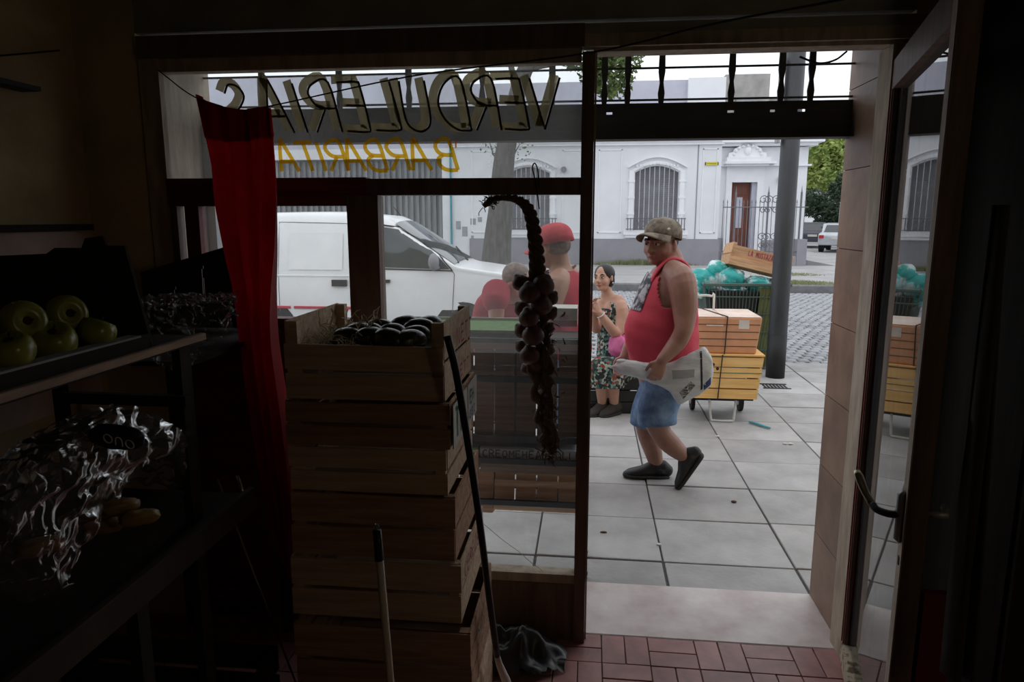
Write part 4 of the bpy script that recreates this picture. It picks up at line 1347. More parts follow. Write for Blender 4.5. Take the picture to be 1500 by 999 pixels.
for s in (-.20, .20):
    w = MB().tube([(HX + s - .015, 5.98, .09), (HX + s + .015, 5.98, .09)], .09, n=18).build('wheel', 'rubber', ht)
    MB().tube([(HX + s - .018, 5.98, .09), (HX + s + .018, 5.98, .09)], .04, n=10).build('hub', 'galv', w)
MB().tube([(HX - .2, 5.98, .09), (HX + .2, 5.98, .09)], .008, n=6).tube([(HX, 5.98, .09), (HX, 5.75, .19)], .008, n=6).build('axle', 'black', ht)
# lower pine crate, tapered
lb = thing('pine_box', 'yellow pine board box with knots, lower box on the hand truck', 'box', (HX, 5.80, .205))
z0_, z1_ = .205, at(1060, 521, 5.58).z
xl0, xr0 = at(1008, 585, 5.58).x, at(1108, 585, 5.58).x
xl1, xr1 = at(1000, 525, 5.58).x, at(1119, 525, 5.58).x
nb_ = 4
for face, (ya, yb) in (('front', (5.57, 5.582)), ('back', (5.99, 6.002))):
    for k in range(nb_):
        ta, tb = k / nb_, (k + 1) / nb_ - .03
        za, zb_ = z0_ + (z1_ - z0_) * ta, z0_ + (z1_ - z0_) * tb
        la, lb_ = xl0 + (xl1 - xl0) * ta, xl0 + (xl1 - xl0) * tb
        ra, rb = xr0 + (xr1 - xr0) * ta, xr0 + (xr1 - xr0) * tb
        fixn(MB().prism([(la, za), (ra, za), (rb, zb_), (lb_, zb_)], 1, ya, yb).build('board', 'pine', lb))
for k in range(nb_):
    ta, tb = k / nb_, (k + 1) / nb_ - .03
    for (e0, e1, s) in ((xl0, xl1, -1), (xr0, xr1, 1)):
        a, b = e0 + (e1 - e0) * ta, e0 + (e1 - e0) * tb
        za, zb_ = z0_ + (z1_ - z0_) * ta, z0_ + (z1_ - z0_) * tb
        fixn(MB().prism([(a, za), (a - s * .012, za), (b - s * .012, zb_), (b, zb_)], 1, 5.582, 5.99).build('end_board', 'pine', lb))
fixn(MB().span(xl1 - .005, xr1 + .005, 5.56, 6.01, z1_, z1_ + .012).build('lid', 'pine', lb))
MB().span(xl0, xr0, 5.58, 5.99, z0_, z0_ + .008).build('bottom', 'pine', lb)
for (px, py) in ((1045, 534), (1051, 540)):
    w = at(px, py, 5.57)
    MB().ell(w, (.012, .003, .014), nu=8, nv=6).build('knot', 'crate_dark', lb)
MB().span(xl1 + .06, xr1 - .01, 5.5685, 5.571, z0_ + (z1_ - z0_) * .60, z0_ + (z1_ - z0_) * .615).build('green_line', 'ink_green', lb)
# upper carton
zb0 = z1_ + .013
zt1_ = at(1060, 465, 5.60).z
xa, xb_ = at(1002, 490, 5.60).x, at(1116, 490, 5.60).x
uc = thing('cardboard_box', 'orange-brown taped carton with paler lid, upper box on the hand truck', 'box', ((xa + xb_) / 2, 5.85, zb0))
o = fixn(MB().add([(xa + .012, 5.60, zb0), (xb_ - .035, 5.60, zb0), (xb_ - .035, 6.12, zb0), (xa + .012, 6.12, zb0), (xa, 5.60, zt1_), (xb_, 5.60, zt1_), (xb_, 6.12, zt1_), (xa, 6.12, zt1_)],
              [(0, 3, 2, 1), (0, 1, 5, 4), (1, 2, 6, 5), (2, 3, 7, 6), (3, 0, 4, 7), (4, 5, 6, 7)]).build('carton', 'carton', uc))
bv = o.modifiers.new('bevel', 'BEVEL'); bv.width = .012; bv.segments = 2
MB().span(xa + .006, (xa + xb_) / 2 - .003, 5.606, 6.115, zt1_, zt1_ + .004).build('lid_flap', 'carton_top', uc)
MB().span((xa + xb_) / 2 + .003, xb_ - .006, 5.606, 6.115, zt1_, zt1_ + .004).build('lid_flap', 'carton_top', uc)
for k in range(1, 5):
    z = zb0 + (zt1_ - zb0) * k / 5
    MB().span(xa + .015, xb_ - .03 + .03 * k / 5 - .01, 5.5975, 5.6, z, z + .004).build('printed_line', 'crate_dark', uc)
MB().span(xa + .17, xa + .30, 5.597, 5.60, zb0 + .22, zb0 + .23).span(xb_ - .18, xb_ - .10, 5.597, 5.6, zb0 + .20, zb0 + .27).build('tape', 'tape', uc)
sxp = (at(1066, 465, 5.59).x)
st_ = MB().tube([(sxp, 5.59, zt1_ + .008), (sxp - .01, 5.59, zb0), (sxp - .03, 5.555, z1_ + .01), (sxp - .05, 5.56, .20)], .0045, n=6).tube([(sxp, 5.59, zt1_ + .008), (sxp - .13, 6.13, zt1_ + .008), (sxp - .13, 6.13, .2)], .0045, n=6)
st_.build('strap', 'strap', ht)

# ------------------------------------------------------------------ display rack outside the window
RY0, RY1 = 2.99, 3.20
rk = thing('display_rack', 'black iron display rack under the shop window on the pavement', 'rack', (-.35, 3.1, 0))
for (x, y) in ((.005, RY1), (.005, RY0), (-.86, RY1), (-.86, RY0)):
    MB().span(x - .008, x + .008, y - .01, y + .01, 0, 1.10).build('leg', 'iron', rk)
for z, th_ in ((1.095, .01), (at(770, 556, RY0).z, .013), (at(770, 643, RY0).z, .013), (at(770, 676, RY0).z, .013), (at(770, 737, RY0).z, .012)):
    for y in (RY0, RY1):
        MB().span(-.86, .005, y - .009, y + .009, z - th_, z + th_).build('rail', 'iron', rk)
    for x in (-.86, -.43, .005):
        MB().span(x - .008, x + .008, RY0, RY1, z - .008, z + .008).build('crossbar', 'iron', rk)
for (x, y) in ((.005, RY1), (.005, RY0)):
    MB().ell((x, y, .02), (.014, .014, .02), nu=8, nv=6).build('foot', 'iron', rk)
gw = 'crates of the pavement display under the window'
# rows of crates: seen from behind, their bottoms towards the window
rows = [(-.61, 1.02, .40, .30, 'upper', 52), (-.20, 1.02, .38, .30, 'upper', 52)]
def leaning(name, lab, x0, x1, zb, zt_, lean, m, nb_=4, batten=True, yb=3.03):
    """crate standing on its long side, bottom boards facing the shop"""
    w = x1 - x0
    h = zt_ - zb
    t = thing(name, lab, 'crate', ((x0 + x1) / 2, yb, zb), rot=(R(lean), 0, 0), group=gw)
    bw = (w - .006 * (nb_ - 1)) / nb_
    b = MB().box((0, 0, 0), (bw, .006, h), ch=.001).build('bottom_board', m, t, world=False)
    for k in range(nb_):
        l = (-w / 2 + bw / 2 + k * (bw + .006), 0, h / 2)
        if k == 0: b.location = l
        else: inst(b, 'bottom_board', t, l)
    s_ = MB().box((0, 0, 0), (w, .11, .007), ch=.001).build('side_slat', m, t, world=False)
    s_.location = (0, .06, .004)
    inst(s_, 'side_slat', t, (0, .06, h - .004))
    e = MB().box((0, 0, 0), (.008, .11, h), ch=.001).build('end_slat', m, t, world=False)
    e.location = (-w / 2 + .004, .06, h / 2)
    inst(e, 'end_slat', t, (w / 2 - .004, .06, h / 2))
    if batten:
        bt = MB().box((0, 0, 0), (w, .01, .03), ch=.001).build('batten', m, t, world=False)
        bt.location = (0, -.008, h * .72)
        inst(bt, 'batten', t, (0, -.008, .02))
    return t
leaning('wooden_crate', 'crate behind the window glass, upper row, leaning left of the hanging braid', -.60, -.325, .62, 1.055, -4, 'crate_out', 3)
leaning('wooden_crate', 'crate in the upper row behind the hanging braid', -.315, -.04, .62, 1.055, -4, 'crate_out', 3)
leaning('wooden_crate', 'crate hidden partly by the crate stack, far left of the upper row', -.86, -.61, .62, 1.055, -4, 'crate_out', 3)
leaning('wooden_crate', 'short crate in the lower row with four pale bottom boards', -.415, -.03, .305, .475, -20, 'crate_pale', 4, yb=3.0)
leaning('wooden_crate', 'dark red-brown crate in the lower row beside the pole handle', -.66, -.42, .29, .475, -14, 'crate_wood', 3, batten=False, yb=3.0)
# middle tray fronts with green and lettered strips
tr1 = thing('display_tray', 'shallow tray with green strip and lettered paper edge on the middle rail', 'tray', (-.35, 3.1, .49))
MB().span(-.80, -.485, RY0 + .0, RY1 - .01, .49, .555).build('end_box', 'crate_wood', tr1)
MB().span(-.475, -.015, RY0 + .0, RY1 - .01, .49, .555).build('end_box', 'crate_out', tr1)
MB().span(-.80, -.485, RY0 + .0, RY1 - .01, .556, .60).build('green_strip', 'turf', tr1)
pp = MB().span(-.475, -.015, RY0 + .0, RY1 - .01, .556, .60).build('paper_strip', 'paper_grey', tr1)
mb = MB()
random.seed(3)
for k, ch in enumerate('CREOMEHEAECDLIP'):
    for st in ST[ch]:
        band(mb, st, .005, Vector((-.462 + k * .030, RY0, .562)), Vector((.026, 0, 0)), Vector((0, 0, .032)), Vector((0, -1, 0)), .0015)
o = mb.build('lettering', 'black', pp)
# top tray with artificial turf and boxes
tt = thing('display_shelf', 'top display shelf lined with bright green artificial turf', 'shelf', (-.35, 3.3, 1.1))
MB().span(-.86, .0, 3.02, 3.22, 1.098, 1.104).build('board', 'crate_dark', tt)
MB().span(-.86, .0, 2.99, 3.012, 1.055, 1.085).build('front_board', 'crate_wood', tt)
gz0, gz1 = at(720, 484, 3.03).z, at(720, 469, 3.22).z
fixn(MB().prism([(3.03, gz0), (3.22, gz1), (3.22, gz1 - .02), (3.03, gz0 - .012)], 0, -.86, -.215).build('turf_mat', 'turf', tt))
MB().span(-.86, -.215, 3.22, 3.228, 1.10, gz1 + .012).build('back_lip', 'paper', tt)
MB().span(-.86, 0, 3.55, 3.6, 0, 1.2).build('back_board', 'dark_wood', tt) if False else None
pbx = thing('carton', 'white carton printed with a red oval on the display shelf beside the post', 'box', (-.11, 3.3, 1.12))
p0, p1 = at(806, 478, 3.25), at(846, 452, 3.25)
MB().span(p0.x, p1.x, 3.25, 3.40, 1.121, p1.z).build('box', 'paper', pbx)
MB().span(p0.x, p1.x, 3.247, 3.25, 1.122, 1.150).build('red_band', 'ink_red', pbx)
c = at(826, 464, 3.245)
rg = MB()
rg.tube([(c.x + .022 * math.cos(t), 3.248, c.z + .011 * math.sin(t)) for t in [i * 6.2832 / 16 for i in range(17)]], .0028, n=4)
rg.ell((c.x, 3.248, c.z), (.010, .002, .005), nu=8, nv=5)
rg.build('red_oval', 'ink_red', pbx)

# ================================================================== PEOPLE
def rotm(yaw, tilt=0.0, roll=0.0):
    """head frame: +x forward, +y to the left, +z up; yaw 0 looks along world -X"""
    return Matrix.Rotation(math.pi + yaw, 3, 'Z') @ Matrix.Rotation(tilt, 3, 'Y') @ Matrix.Rotation(roll, 3, 'X')
def head_prims(mb, c, M, s=1.0, fat=0.0, fem=False):
    """c: middle of the head"""
    def E(x, y, z, a, b, d, n=18):
        mb.ell(Vector(c) + M @ (Vector((x, y, z)) * s), (a * s, b * s, d * s), M=M, nu=n, nv=12)
    f = 1 + fat
    E(-.018, 0, .030, .094, .076, .088)             # skull
    E(.022, 0, -.020, .070, .064 * f, .078)           # face
    E(.030, 0, -.070, .050, .046 * f, .042)           # jaw
    E(.066, 0, -.088, .022, .024, .018)             # chin
    for y in (-1, 1):
        E(.050, y * .038, -.030, .032, .026 * f, .032)  # cheek
        E(.074, y * .030, .022, .016, .026, .008)      # brow
        E(-.008, y * .077 * (1 + fat * .4), -.008, .018, .007, .032)    # ear
        E(-.002, y * .080 * (1 + fat * .4), .010, .012, .006, .012)
        E(.101, y * .012, -.032, .011, .010, .008)     # nostril wing
    mb.tube([Vector(c) + M @ (Vector(p) * s) for p in ((.082, 0, .022), (.094, 0, .0), (.108, 0, -.026), (.098, 0, -.036))], [.009 * s, .010 * s, .014 * s, .010 * s], n=10, dome=True)
    E(.084, 0, -.056, .014, .022, .007)              # lips
    E(.082, 0, -.067, .013, .019, .007)
def face_parts(root, c, M, s=1.0, brow='hair'):
    def W_(x, y, z): return Vector(c) + M @ (Vector((x, y, z)) * s)
    for y in (-1, 1):
        e = MB().ell(W_(.078, y * .031, .004), (.0125 * s, .014 * s, .0095 * s), M=M, nu=14, nv=10).build('eye', 'eye_white', root, smooth=True)
        MB().ell(W_(.0885, y * .031, .004), (.0035 * s, .006 * s, .0065 * s), M=M, nu=12, nv=8).build('iris', 'black', e, smooth=True)
        MB().tube([W_(.084, y * .016, .012), W_(.089, y * .030, .0145), W_(.080, y * .046, .010)], [.003 * s, .0035 * s, .003 * s], n=6).build('eyelid', 'skin_man', e, smooth=True)
        MB().tube([W_(.090, y * .014, .025), W_(.090, y * .032, .032), W_(.076, y * .050, .026)], [.003 * s, .005 * s, .002 * s], n=6).build('eyebrow', brow, root, smooth=True)
    MB().tube([W_(.090, .024, -.0615), W_(.0985, .010, -.060), W_(.0995, 0, -.0615), W_(.0985, -.010, -.060), W_(.090, -.024, -.0615)], [.002 * s, .0045 * s, .005 * s, .0045 * s, .002 * s], n=8, flat=[.003 * s, .006 * s, .007 * s, .006 * s, .003 * s]).build('lips', 'lip', root, smooth=True)
def hand_prims(mb, wrist, dirv, palmn, s=1.0, curl=.5, side=1, spread=.012):
    """dirv: along the fingers; palmn: out of the palm; side: +1 thumb towards dirv x palmn"""
    d = Vector(dirv).normalized()
    n = Vector(palmn); n = (n - d * n.dot(d)).normalized()
    a = d.cross(n) * side
    w = Vector(wrist)
    mb.tube([w - d * .01 * s, w + d * .03 * s, w + d * .06 * s, w + d * .088 * s], [.024 * s, .036 * s, .040 * s, .036 * s], n=12, ref=a, flat=[.019 * s, .016 * s, .015 * s, .012 * s], dome=True)
    for k, (off, ln) in enumerate(((.030, .072), (.010, .080), (-.010, .074), (-.029, .058))):
        p = w + d * (.088 - abs(off) * .15) * s + a * off * s
        c = curl * (1 + .12 * k)
        pts = [p - d * .02 * s, p]
        q = d.copy()
        for seg, L in enumerate((.45, .32, .25)):
            q = (q * math.cos(c) + n * math.sin(c)).normalized() if True else q
            nn = (n * math.cos(c) - d * 0)
            pts.append(pts[-1] + q * ln * L * s)
            q = (q + n * c * .5).normalized()
        mb.tube(pts, [.009 * s, .0095 * s, .009 * s, .0085 * s, .0075 * s], n=8, dome=True)
    t0 = w + d * .022 * s + a * .022 * s
    t1 = t0 + (a * .8 + d * .6 + n * .25).normalized() * .032 * s
    t2 = t1 + (a * .25 + d * .85 + n * .5).normalized() * .030 * s
    t3 = t2 + (d * .8 + n * .7).normalized() * .024 * s
    mb.tube([t0, t1, t2, t3], [.015 * s, .012 * s, .0105 * s, .009 * s], n=8, dome=True)
def ring_surface(name, m, root, rings, fwd, off=.010, keep=None, n=40, sub=6, th=.004, smooth=True, drape=0.0):
    """cloth shell round the torso; rings: (centre, half depth fore-aft, half width); keep(p) chooses the cloth"""
    f = Vector(fwd).normalized()
    l = Vector((-f.y, f.x, 0))
    C_ = bez([r_[0] for r_ in rings], sub)
    A = bez([Vector((r_[1], r_[2], 0)) for r_ in rings], sub)
    vs, fs = [], []
    for i, (c, ab) in enumerate(zip(C_, A)):
        for k in range(n):
            t = 2 * math.pi * k / n
            wr = drape * math.sin(9 * t + c.z * 14) + drape * .6 * math.sin(c.z * 60 + 3 * t)
            vs.append(c + f * (ab.x + off + wr) * math.cos(t) + l * (ab.y + off + wr) * math.sin(t))
    for i in range(len(C_) - 1):
        for k in range(n):
            q = (i * n + k, i * n + (k + 1) % n, (i + 1) * n + (k + 1) % n, (i + 1) * n + k)
            cc = sum((vs[j] for j in q), Vector()) / 4
            if keep is None or keep(cc, 2 * math.pi * (k + .5) / n):
                fs.append(q)
    mb = MB().add(vs, fs)
    o = mb.build(name, m, root, smooth=smooth)
    s = o.modifiers.new('thick', 'SOLIDIFY'); s.thickness = th; s.offset = 0
    return o
def torso_prims(mb, rings, fwd):
    f = Vector(fwd).normalized()
    C_ = [r_[0] for r_ in rings]
    mb.tube(bez(C_, 6), [v.x for v in bez([Vector((r_[1], 0, 0)) for r_ in rings], 6)], n=32, ref=f, flat=[v.x for v in bez([Vector((r_[2], 0, 0)) for r_ in rings], 6)])
def shoe(root, ankle, toe, heel, m='shoe', w=.047, up=Vector((0, 0, 1))):
    """toe and heel points at the sole"""
    toe, heel, ankle = Vector(toe), Vector(heel), Vector(ankle)
    d = (toe - heel).normalized()
    L = (toe - heel).length
    a = d.cross(ankle - (heel + d * L * .25)).normalized()
    u = a.cross(d).normalized()
    if u.dot(ankle - heel) < 0: u = -u
    mb = MB()
    st = [(.0, .034, .085), (.10, .043, .112), (.28, .045, .118), (.42, .045, .095), (.58, .049, .072), (.75, .051, .058), (.90, .044, .046), (.99, .026, .030)]
    mb.tube([heel + d * L * t + u * (h / 2 + .002) for t, ww, h in st], [ww for t, ww, h in st], n=18, ref=a, flat=[h / 2 for t, ww, h in st], dome=True)
    mb.tube([heel + d * L * .2 + u * .06, ankle * .75 + (heel + d * L * .2) * .25, ankle + (ankle - heel - d * L * .2).normalized() * .0], [.052, .052, .048], n=16)
    s = mb.build('shoe', m, root, smooth=True)
    remesh(s, .006, 3)
    mb = MB()
    mb.tube([heel + d * L * t + u * .008 for t, ww, h in st], [ww + .005 for t, ww, h in st], n=18, ref=a, flat=[.016] * len(st), dome=True)
    mb.build('sole', 'shoe_sole', s, smooth=True)
    mb = MB()
    for k in range(4):
        p = heel + d * L * (.42 + k * .085) + u * (.088 - k * .011)
        mb.tube([p - a * .022, p + u * .006, p + a * .022], .0035, n=5)
    mb.build('laces', 'black', s, smooth=True)
    return s
def cap(root, c, M, m, s=1.0, brim_yaw=0.0, brim=True, button=True, name='cap', logo=None):
    Rb = M @ Matrix.Rotation(brim_yaw, 3, 'Z')
    def P(x, y, z): return Vector(c) + Rb @ (Vector((x, y, z)) * s)
    vs, fs = [], []
    nu, nv = 32, 10
    for i in range(nv + 1):
        th = math.pi / 2 * i / nv
        r_ = math.sin(th) ** .82
        for k in range(nu):
            ph = 2 * math.pi * k / nu
            vs.append(P(-.014 + .108 * r_ * math.cos(ph), .091 * r_ * math.sin(ph), .030 + .080 * math.cos(th) ** .9 if i < nv else .030))
    for k in range(nu):
        ph = 2 * math.pi * k / nu
        vs.append(P(-.014 + .109 * math.cos(ph), .092 * math.sin(ph), .012 - .014 * (1 - math.cos(ph)) * .5))
    for i in range(nv + 1):
        for k in range(nu):
            fs.append((i * nu + k, i * nu + (k + 1) % nu, (i + 1) * nu + (k + 1) % nu, (i + 1) * nu + k))
    o = MB().add(vs, fs).build(name, m, root, smooth=True)
    so = o.modifiers.new('thick', 'SOLIDIFY'); so.thickness = .004
    if brim:
        vs, fs = [], []
        nb_, nr = 18, 6
        for j in range(nr + 1):
            t = j / nr
            for k in range(nb_ + 1):
                ph = -1.15 + 2.3 * k / nb_
                r0 = Vector((-.014 + .109 * math.cos(ph), .092 * math.sin(ph), .020))
                ext = .075 * math.cos(ph / 1.15 * math.pi / 2 * .93) ** .6
                p = r0 + Vector((math.cos(ph * .55), math.sin(ph * .55) * .5, 0)) * ext * t
                p.z += -.016 * t * t - .028 * (p.y / .085) ** 2 * (.35 + .65 * t)
                vs.append(P(*p))
        for j in range(nr):
            for k in range(nb_):
                a = j * (nb_ + 1) + k
                fs.append((a, a + 1, a + nb_ + 2, a + nb_ + 1))
        b = MB().add(vs, fs).build('brim', m, o, smooth=True)
        so = b.modifiers.new('thick', 'SOLIDIFY'); so.thickness = .004
    mb = MB()
    for k in range(6):
        ph = math.pi * k / 3
        mb.tube([P(-.014 + .1095 * math.sin(t) ** .82 * math.cos(ph), .0925 * math.sin(t) ** .82 * math.sin(ph), .031 + .081 * math.cos(t) ** .9) for t in [.05 + .3 * i for i in range(6)]], .0018 * s, n=4)
    mb.build('seams', m, o, smooth=True)
    if button:
        MB().ell(P(-.014, 0, .112), (.008 * s, .008 * s, .005 * s), nu=10, nv=6).build('button', m, o, smooth=True)
    if logo:
        MB().ell(P(*logo), (.006, .012, .009), M=Rb, nu=8, nv=6).build('badge', 'tape', o, smooth=True)
    return o

# ---- walking man
MY = 4.25
def Q(px, py, dy=0.0): return at(px, py, MY + dy)
man = thing('person', 'man in coral tank top, camouflage cap and denim shorts walking past the doorway', 'person', (Q(965, 700).x, MY, 0))
fw = Vector((-1, -.10, 0)).normalized()
tr_ = [(Q(976, 566), .150, .165), (Q(973, 535), .180, .185), (Q(969, 500), .202, .197), (Q(969, 472), .196, .195), (Q(975, 445), .170, .185), (Q(979, 420), .145, .180), (Q(982, 402), .115, .165), (Q(984, 389), .080, .110), (Q(981, 378), .062, .072)]
hc = Q(968, 357, -.01)
hM = rotm(R(50), R(3), 0)
mb = MB()
torso_prims(mb, tr_, fw)
head_prims(mb, hc, hM, 1.10, fat=.26)
mb.tube([Q(984, 396), Q(980, 378, 0), Q(972, 362)], [.088, .078, .074], n=16)
for s_ in (-1, 1):
    mb.tube([Q(982, 384, 0) , Q(986, 394, s_ * .11)], [.055, .06], n=12, dome=True)
mb.tube([Q(966, 380, -.02), Q(955, 374, -.03)], [.04, .035], n=10, dome=True)
# near (his left) arm
sh, el, wr_ = Q(998, 411, -.185), Q(1001, 484, -.265), Q(970, 527, -.305)
arm = [Q(988, 400, -.12), sh, Q(1002, 436, -.215), Q(1003, 462, -.235), el, Q(991, 503, -.265), wr_]
mb.tube(bez(arm, 3), [v.x for v in bez([Vector((q, 0, 0)) for q in (.075, .082, .076, .066, .052, .050, .033)], 3)], n=16, dome=True)
hand_prims(mb, wr_, Q(962, 548, -.315) - wr_, Vector((.1, 1, .25)), 1.05, curl=.62, side=-1)
# far arm, swung forward
arm2 = [Q(975, 402, .12), Q(966, 415, .20), Q(950, 455, .25), Q(938, 486, .27), Q(924, 505, .26), Q(915, 522, .24)]
mb.tube(bez(arm2, 3), [v.x for v in bez([Vector((q, 0, 0)) for q in (.07, .075, .066, .050, .044, .032)], 3)], n=14, dome=True)
hand_prims(mb, Q(915, 522, .24), Vector((-.45, 0, -1)), Vector((.3, -1, .1)), .95, curl=.5, side=1)
# legs
hipf, hipn = Q(970, 560, .09), Q(975, 562, -.09)
legf = [hipf, Q(950, 600, .10), Q(947, 632, .09), Q(955, 655, .08), Q(964, 690, .06)]
mb.tube(bez(legf, 3), [v.x for v in bez([Vector((q, 0, 0)) for q in (.10, .088, .062, .060, .038)], 3)], n=16, dome=True)
legn = [hipn, Q(962, 600, -.09), Q(966, 630, -.10), Q(984, 652, -.11), Q(1006, 671, -.12)]
mb.tube(bez(legn, 3), [v.x for v in bez([Vector((q, 0, 0)) for q in (.10, .092, .066, .062, .040)], 3)], n=16, dome=True)
body = mb.build('body', 'skin_man', man, smooth=True)
remesh(body, .0062, 3)
face_parts(man, hc, hM, 1.10)
cap(man, hc + hM @ Vector((-.004, 0, .030)), hM @ Matrix.Rotation(R(-9), 3, 'Y'), 'cap_camo', 1.10, brim_yaw=R(-2), logo=(.05, .078, .045))
hr = MB().ell(hc + hM @ Vector((-.030, 0, .012)), (.088, .088, .062), M=hM, nu=20, nv=12)
hr.build('hair', 'hair', man, smooth=True)
zneck = Q(984, 386).z
def keep_tank(p, t):
    z = p.z - 0
    lat = abs(math.sin(t)); c_ = math.cos(t)
    zt_ = Q(980, 392).z
    if z > zt_ + .035: return False
    if z > Q(980, 420).z + .05 and c_ > .55 and z > zt_ - .07 + (.1 * (1 - c_)): return False   # neckline
    if z > Q(980, 446).z:   # arm hole
        k = (z - Q(980, 446).z) / (zt_ - Q(980, 446).z)
        if lat > .97 - .30 * k: return False
    return True
sh_r = [(Q(976, 548), .170, .180)] + [(a, b + .002, c_) for a, b, c_ in tr_[1:8]]
tank = ring_surface('tank_top', 'shirt_coral', man, sh_r, fw, .014, keep_tank, n=112, sub=14, drape=.0022)
mb = MB()
for s_ in (-1, 1):
    st = bez([Q(950, 428, s_ * .075), Q(956, 408, s_ * .085), Q(968, 390, s_ * .085), Q(981, 380, s_ * .088), Q(996, 381, s_ * .088), Q(1008, 392, s_ * .085), Q(1014, 412, s_ * .08), Q(1016, 434, s_ * .08)], 4)
    mb.tube(st, .012, n=14, ref=(0, 0, 1) if False else None, flat=.012)
    k0_ = len(mb.v) - 14 * len(st)
    for i_, c_ in enumerate(st):
        for j_ in range(14):
            v_ = Vector(mb.v[k0_ + i_ * 14 + j_]) - c_
            mb.v[k0_ + i_ * 14 + j_] = (c_.x + v_.x, c_.y + v_.y * 3.4, c_.z + v_.z)
mb.build('strap', 'shirt_coral', tank, smooth=True)
def keep_print(p, t):
    return Q(980, 452).z < p.z < Q(980, 400).z and (math.cos(t) > .80 and -.62 < math.sin(t) < .62)
ring_surface('chest_print', 'shirt_print', man, sh_r, fw, .0205, keep_print, n=112, sub=14, drape=.0022, th=.001)
mb = MB()
mb.tube(bez([Q(977, 540), Q(976, 562), Q(976, 572)], 3), [.175, .176, .170, .165, .162, .158, .155], n=24, ref=fw, flat=[.19, .19, .185, .183, .18, .175, .17])
mb.tube(bez([hipf, Q(953, 600, .10), Q(948, 624, .10)], 3), [.125, .122, .12, .118, .116, .114, .112], n=20)
mb.tube(bez([hipn, Q(963, 600, -.09), Q(963, 622, -.10)], 3), [.125, .124, .122, .12, .12, .118, .118], n=20)
so = mb.build('shorts', 'denim', man, smooth=True)
remesh(so, .010, 4)
shoe(man, Q(965, 688, .06), Q(915, 697, .04), Q(977, 700, .06))
tnk = shoe(man, Q(1008, 668, -.12), Q(995, 716, -.11), Q(1029, 669, -.13))
# newspaper bag
bg = thing('newspaper_bag', 'white and clear plastic bag of folded newspapers carried under the walking man\'s hand', 'bag', Q(965, 545, -.23))
def BQ(px, py, dy=-.30): return at(px, py, MY + dy + .07)
st_ = [((899, 535), (900, 541), .012), ((906, 529), (908, 547), .028), ((916, 527), (917, 550), .036), ((932, 529), (934, 554), .040), ((955, 532), (953, 561), .042), ((978, 532), (969, 567), .044), ((998, 524), (980, 573), .046),
       ((1012, 517), (987, 584), .046), ((1022, 512), (996, 592), .046), ((1031, 508), (1012, 584), .044), ((1037, 513), (1028, 576), .042), ((1042, 522), (1040, 566), .036), ((1045, 540), (1044, 552), .015)]
tp_ = bez([BQ(*q[0]) for q in st_], 4)
bt_ = bez([BQ(*q[1]) for q in st_], 4)
tk_ = [v.x for v in bez([Vector((q[2], 0, 0)) for q in st_], 4)]
vs, fs = [], []
nb_ = 32
for i_, (a_, b_, h_) in enumerate(zip(tp_, bt_, tk_)):
    mid = (a_ + b_) / 2
    for k in range(nb_):
        t = 2 * math.pi * k / nb_
        c_ = math.copysign(abs(math.cos(t)) ** .85, math.cos(t))
        p_ = mid + (a_ - mid) * c_ + Vector((.0, -h_, 0)) * math.sin(t)
        w_ = min(1, i_ / 6)
        p_ += Vector((0, 1, 0)) * (.012 * (abs(noise.noise(p_ * 17)) - .2) + .006 * abs(noise.noise(p_ * 45))) + Vector((0, 0, .006 * noise.noise(p_ * 30)))
        vs.append(p_)
for i_ in range(len(tp_) - 1):
    for k in range(nb_):
        fs.append((i_ * nb_ + k, i_ * nb_ + (k + 1) % nb_, (i_ + 1) * nb_ + (k + 1) % nb_, (i_ + 1) * nb_ + k))
fs.append(tuple(range(nb_))); fs.append(tuple(range((len(tp_) - 1) * nb_, len(tp_) * nb_)))
fixn(MB().add(vs, fs).build('film', 'bag_white', bg, smooth=True))
bvh = BVHTree.FromPolygons(vs, fs)
def decal(name, m, quad, nu=10, nv=8, lift=.0015):
    """printed patch laid on the bag's surface"""
    P4 = [BQ(*q) for q in quad]
    v_, f_ = [], []
    for j in range(nv + 1):
        for i in range(nu + 1):
            u, v = i / nu, j / nv
            p = P4[0] * (1 - u) * (1 - v) + P4[1] * u * (1 - v) + P4[2] * u * v + P4[3] * (1 - u) * v
            hit = bvh.ray_cast(Vector((p.x, p.y - 1, p.z)), Vector((0, 1, 0)))[0]
            v_.append((hit if hit is not None else p) - Vector((0, lift, 0)))
    for j in range(nv):
        for i in range(nu):
            a = j * (nu + 1) + i
            f_.append((a, a + 1, a + nu + 2, a + nu + 1))
    MB().add(v_, f_).build(name, m, bg, smooth=True)
decal('newspaper_print', 'newsprint', [(994, 573), (1010, 556), (1017, 562), (1000, 583)])
decal('newspaper_photo', 'paper_grey', [(983, 540), (1016, 539), (1015, 550), (984, 553)])
decal('black_edge', 'strap', [(1024, 514), (1027, 513), (1028, 568), (1025, 570)], 3, 14)
decal('blue_print', 'ink_blue', [(1029, 562), (1040, 550), (1040, 562), (1030, 570)])
MB().ell(BQ(911, 529), (.035, .018, .014), nu=12, nv=8).ell(BQ(899, 538), (.014, .012, .012), nu=10, nv=6).build('knot', 'bag_white', bg, smooth=True)

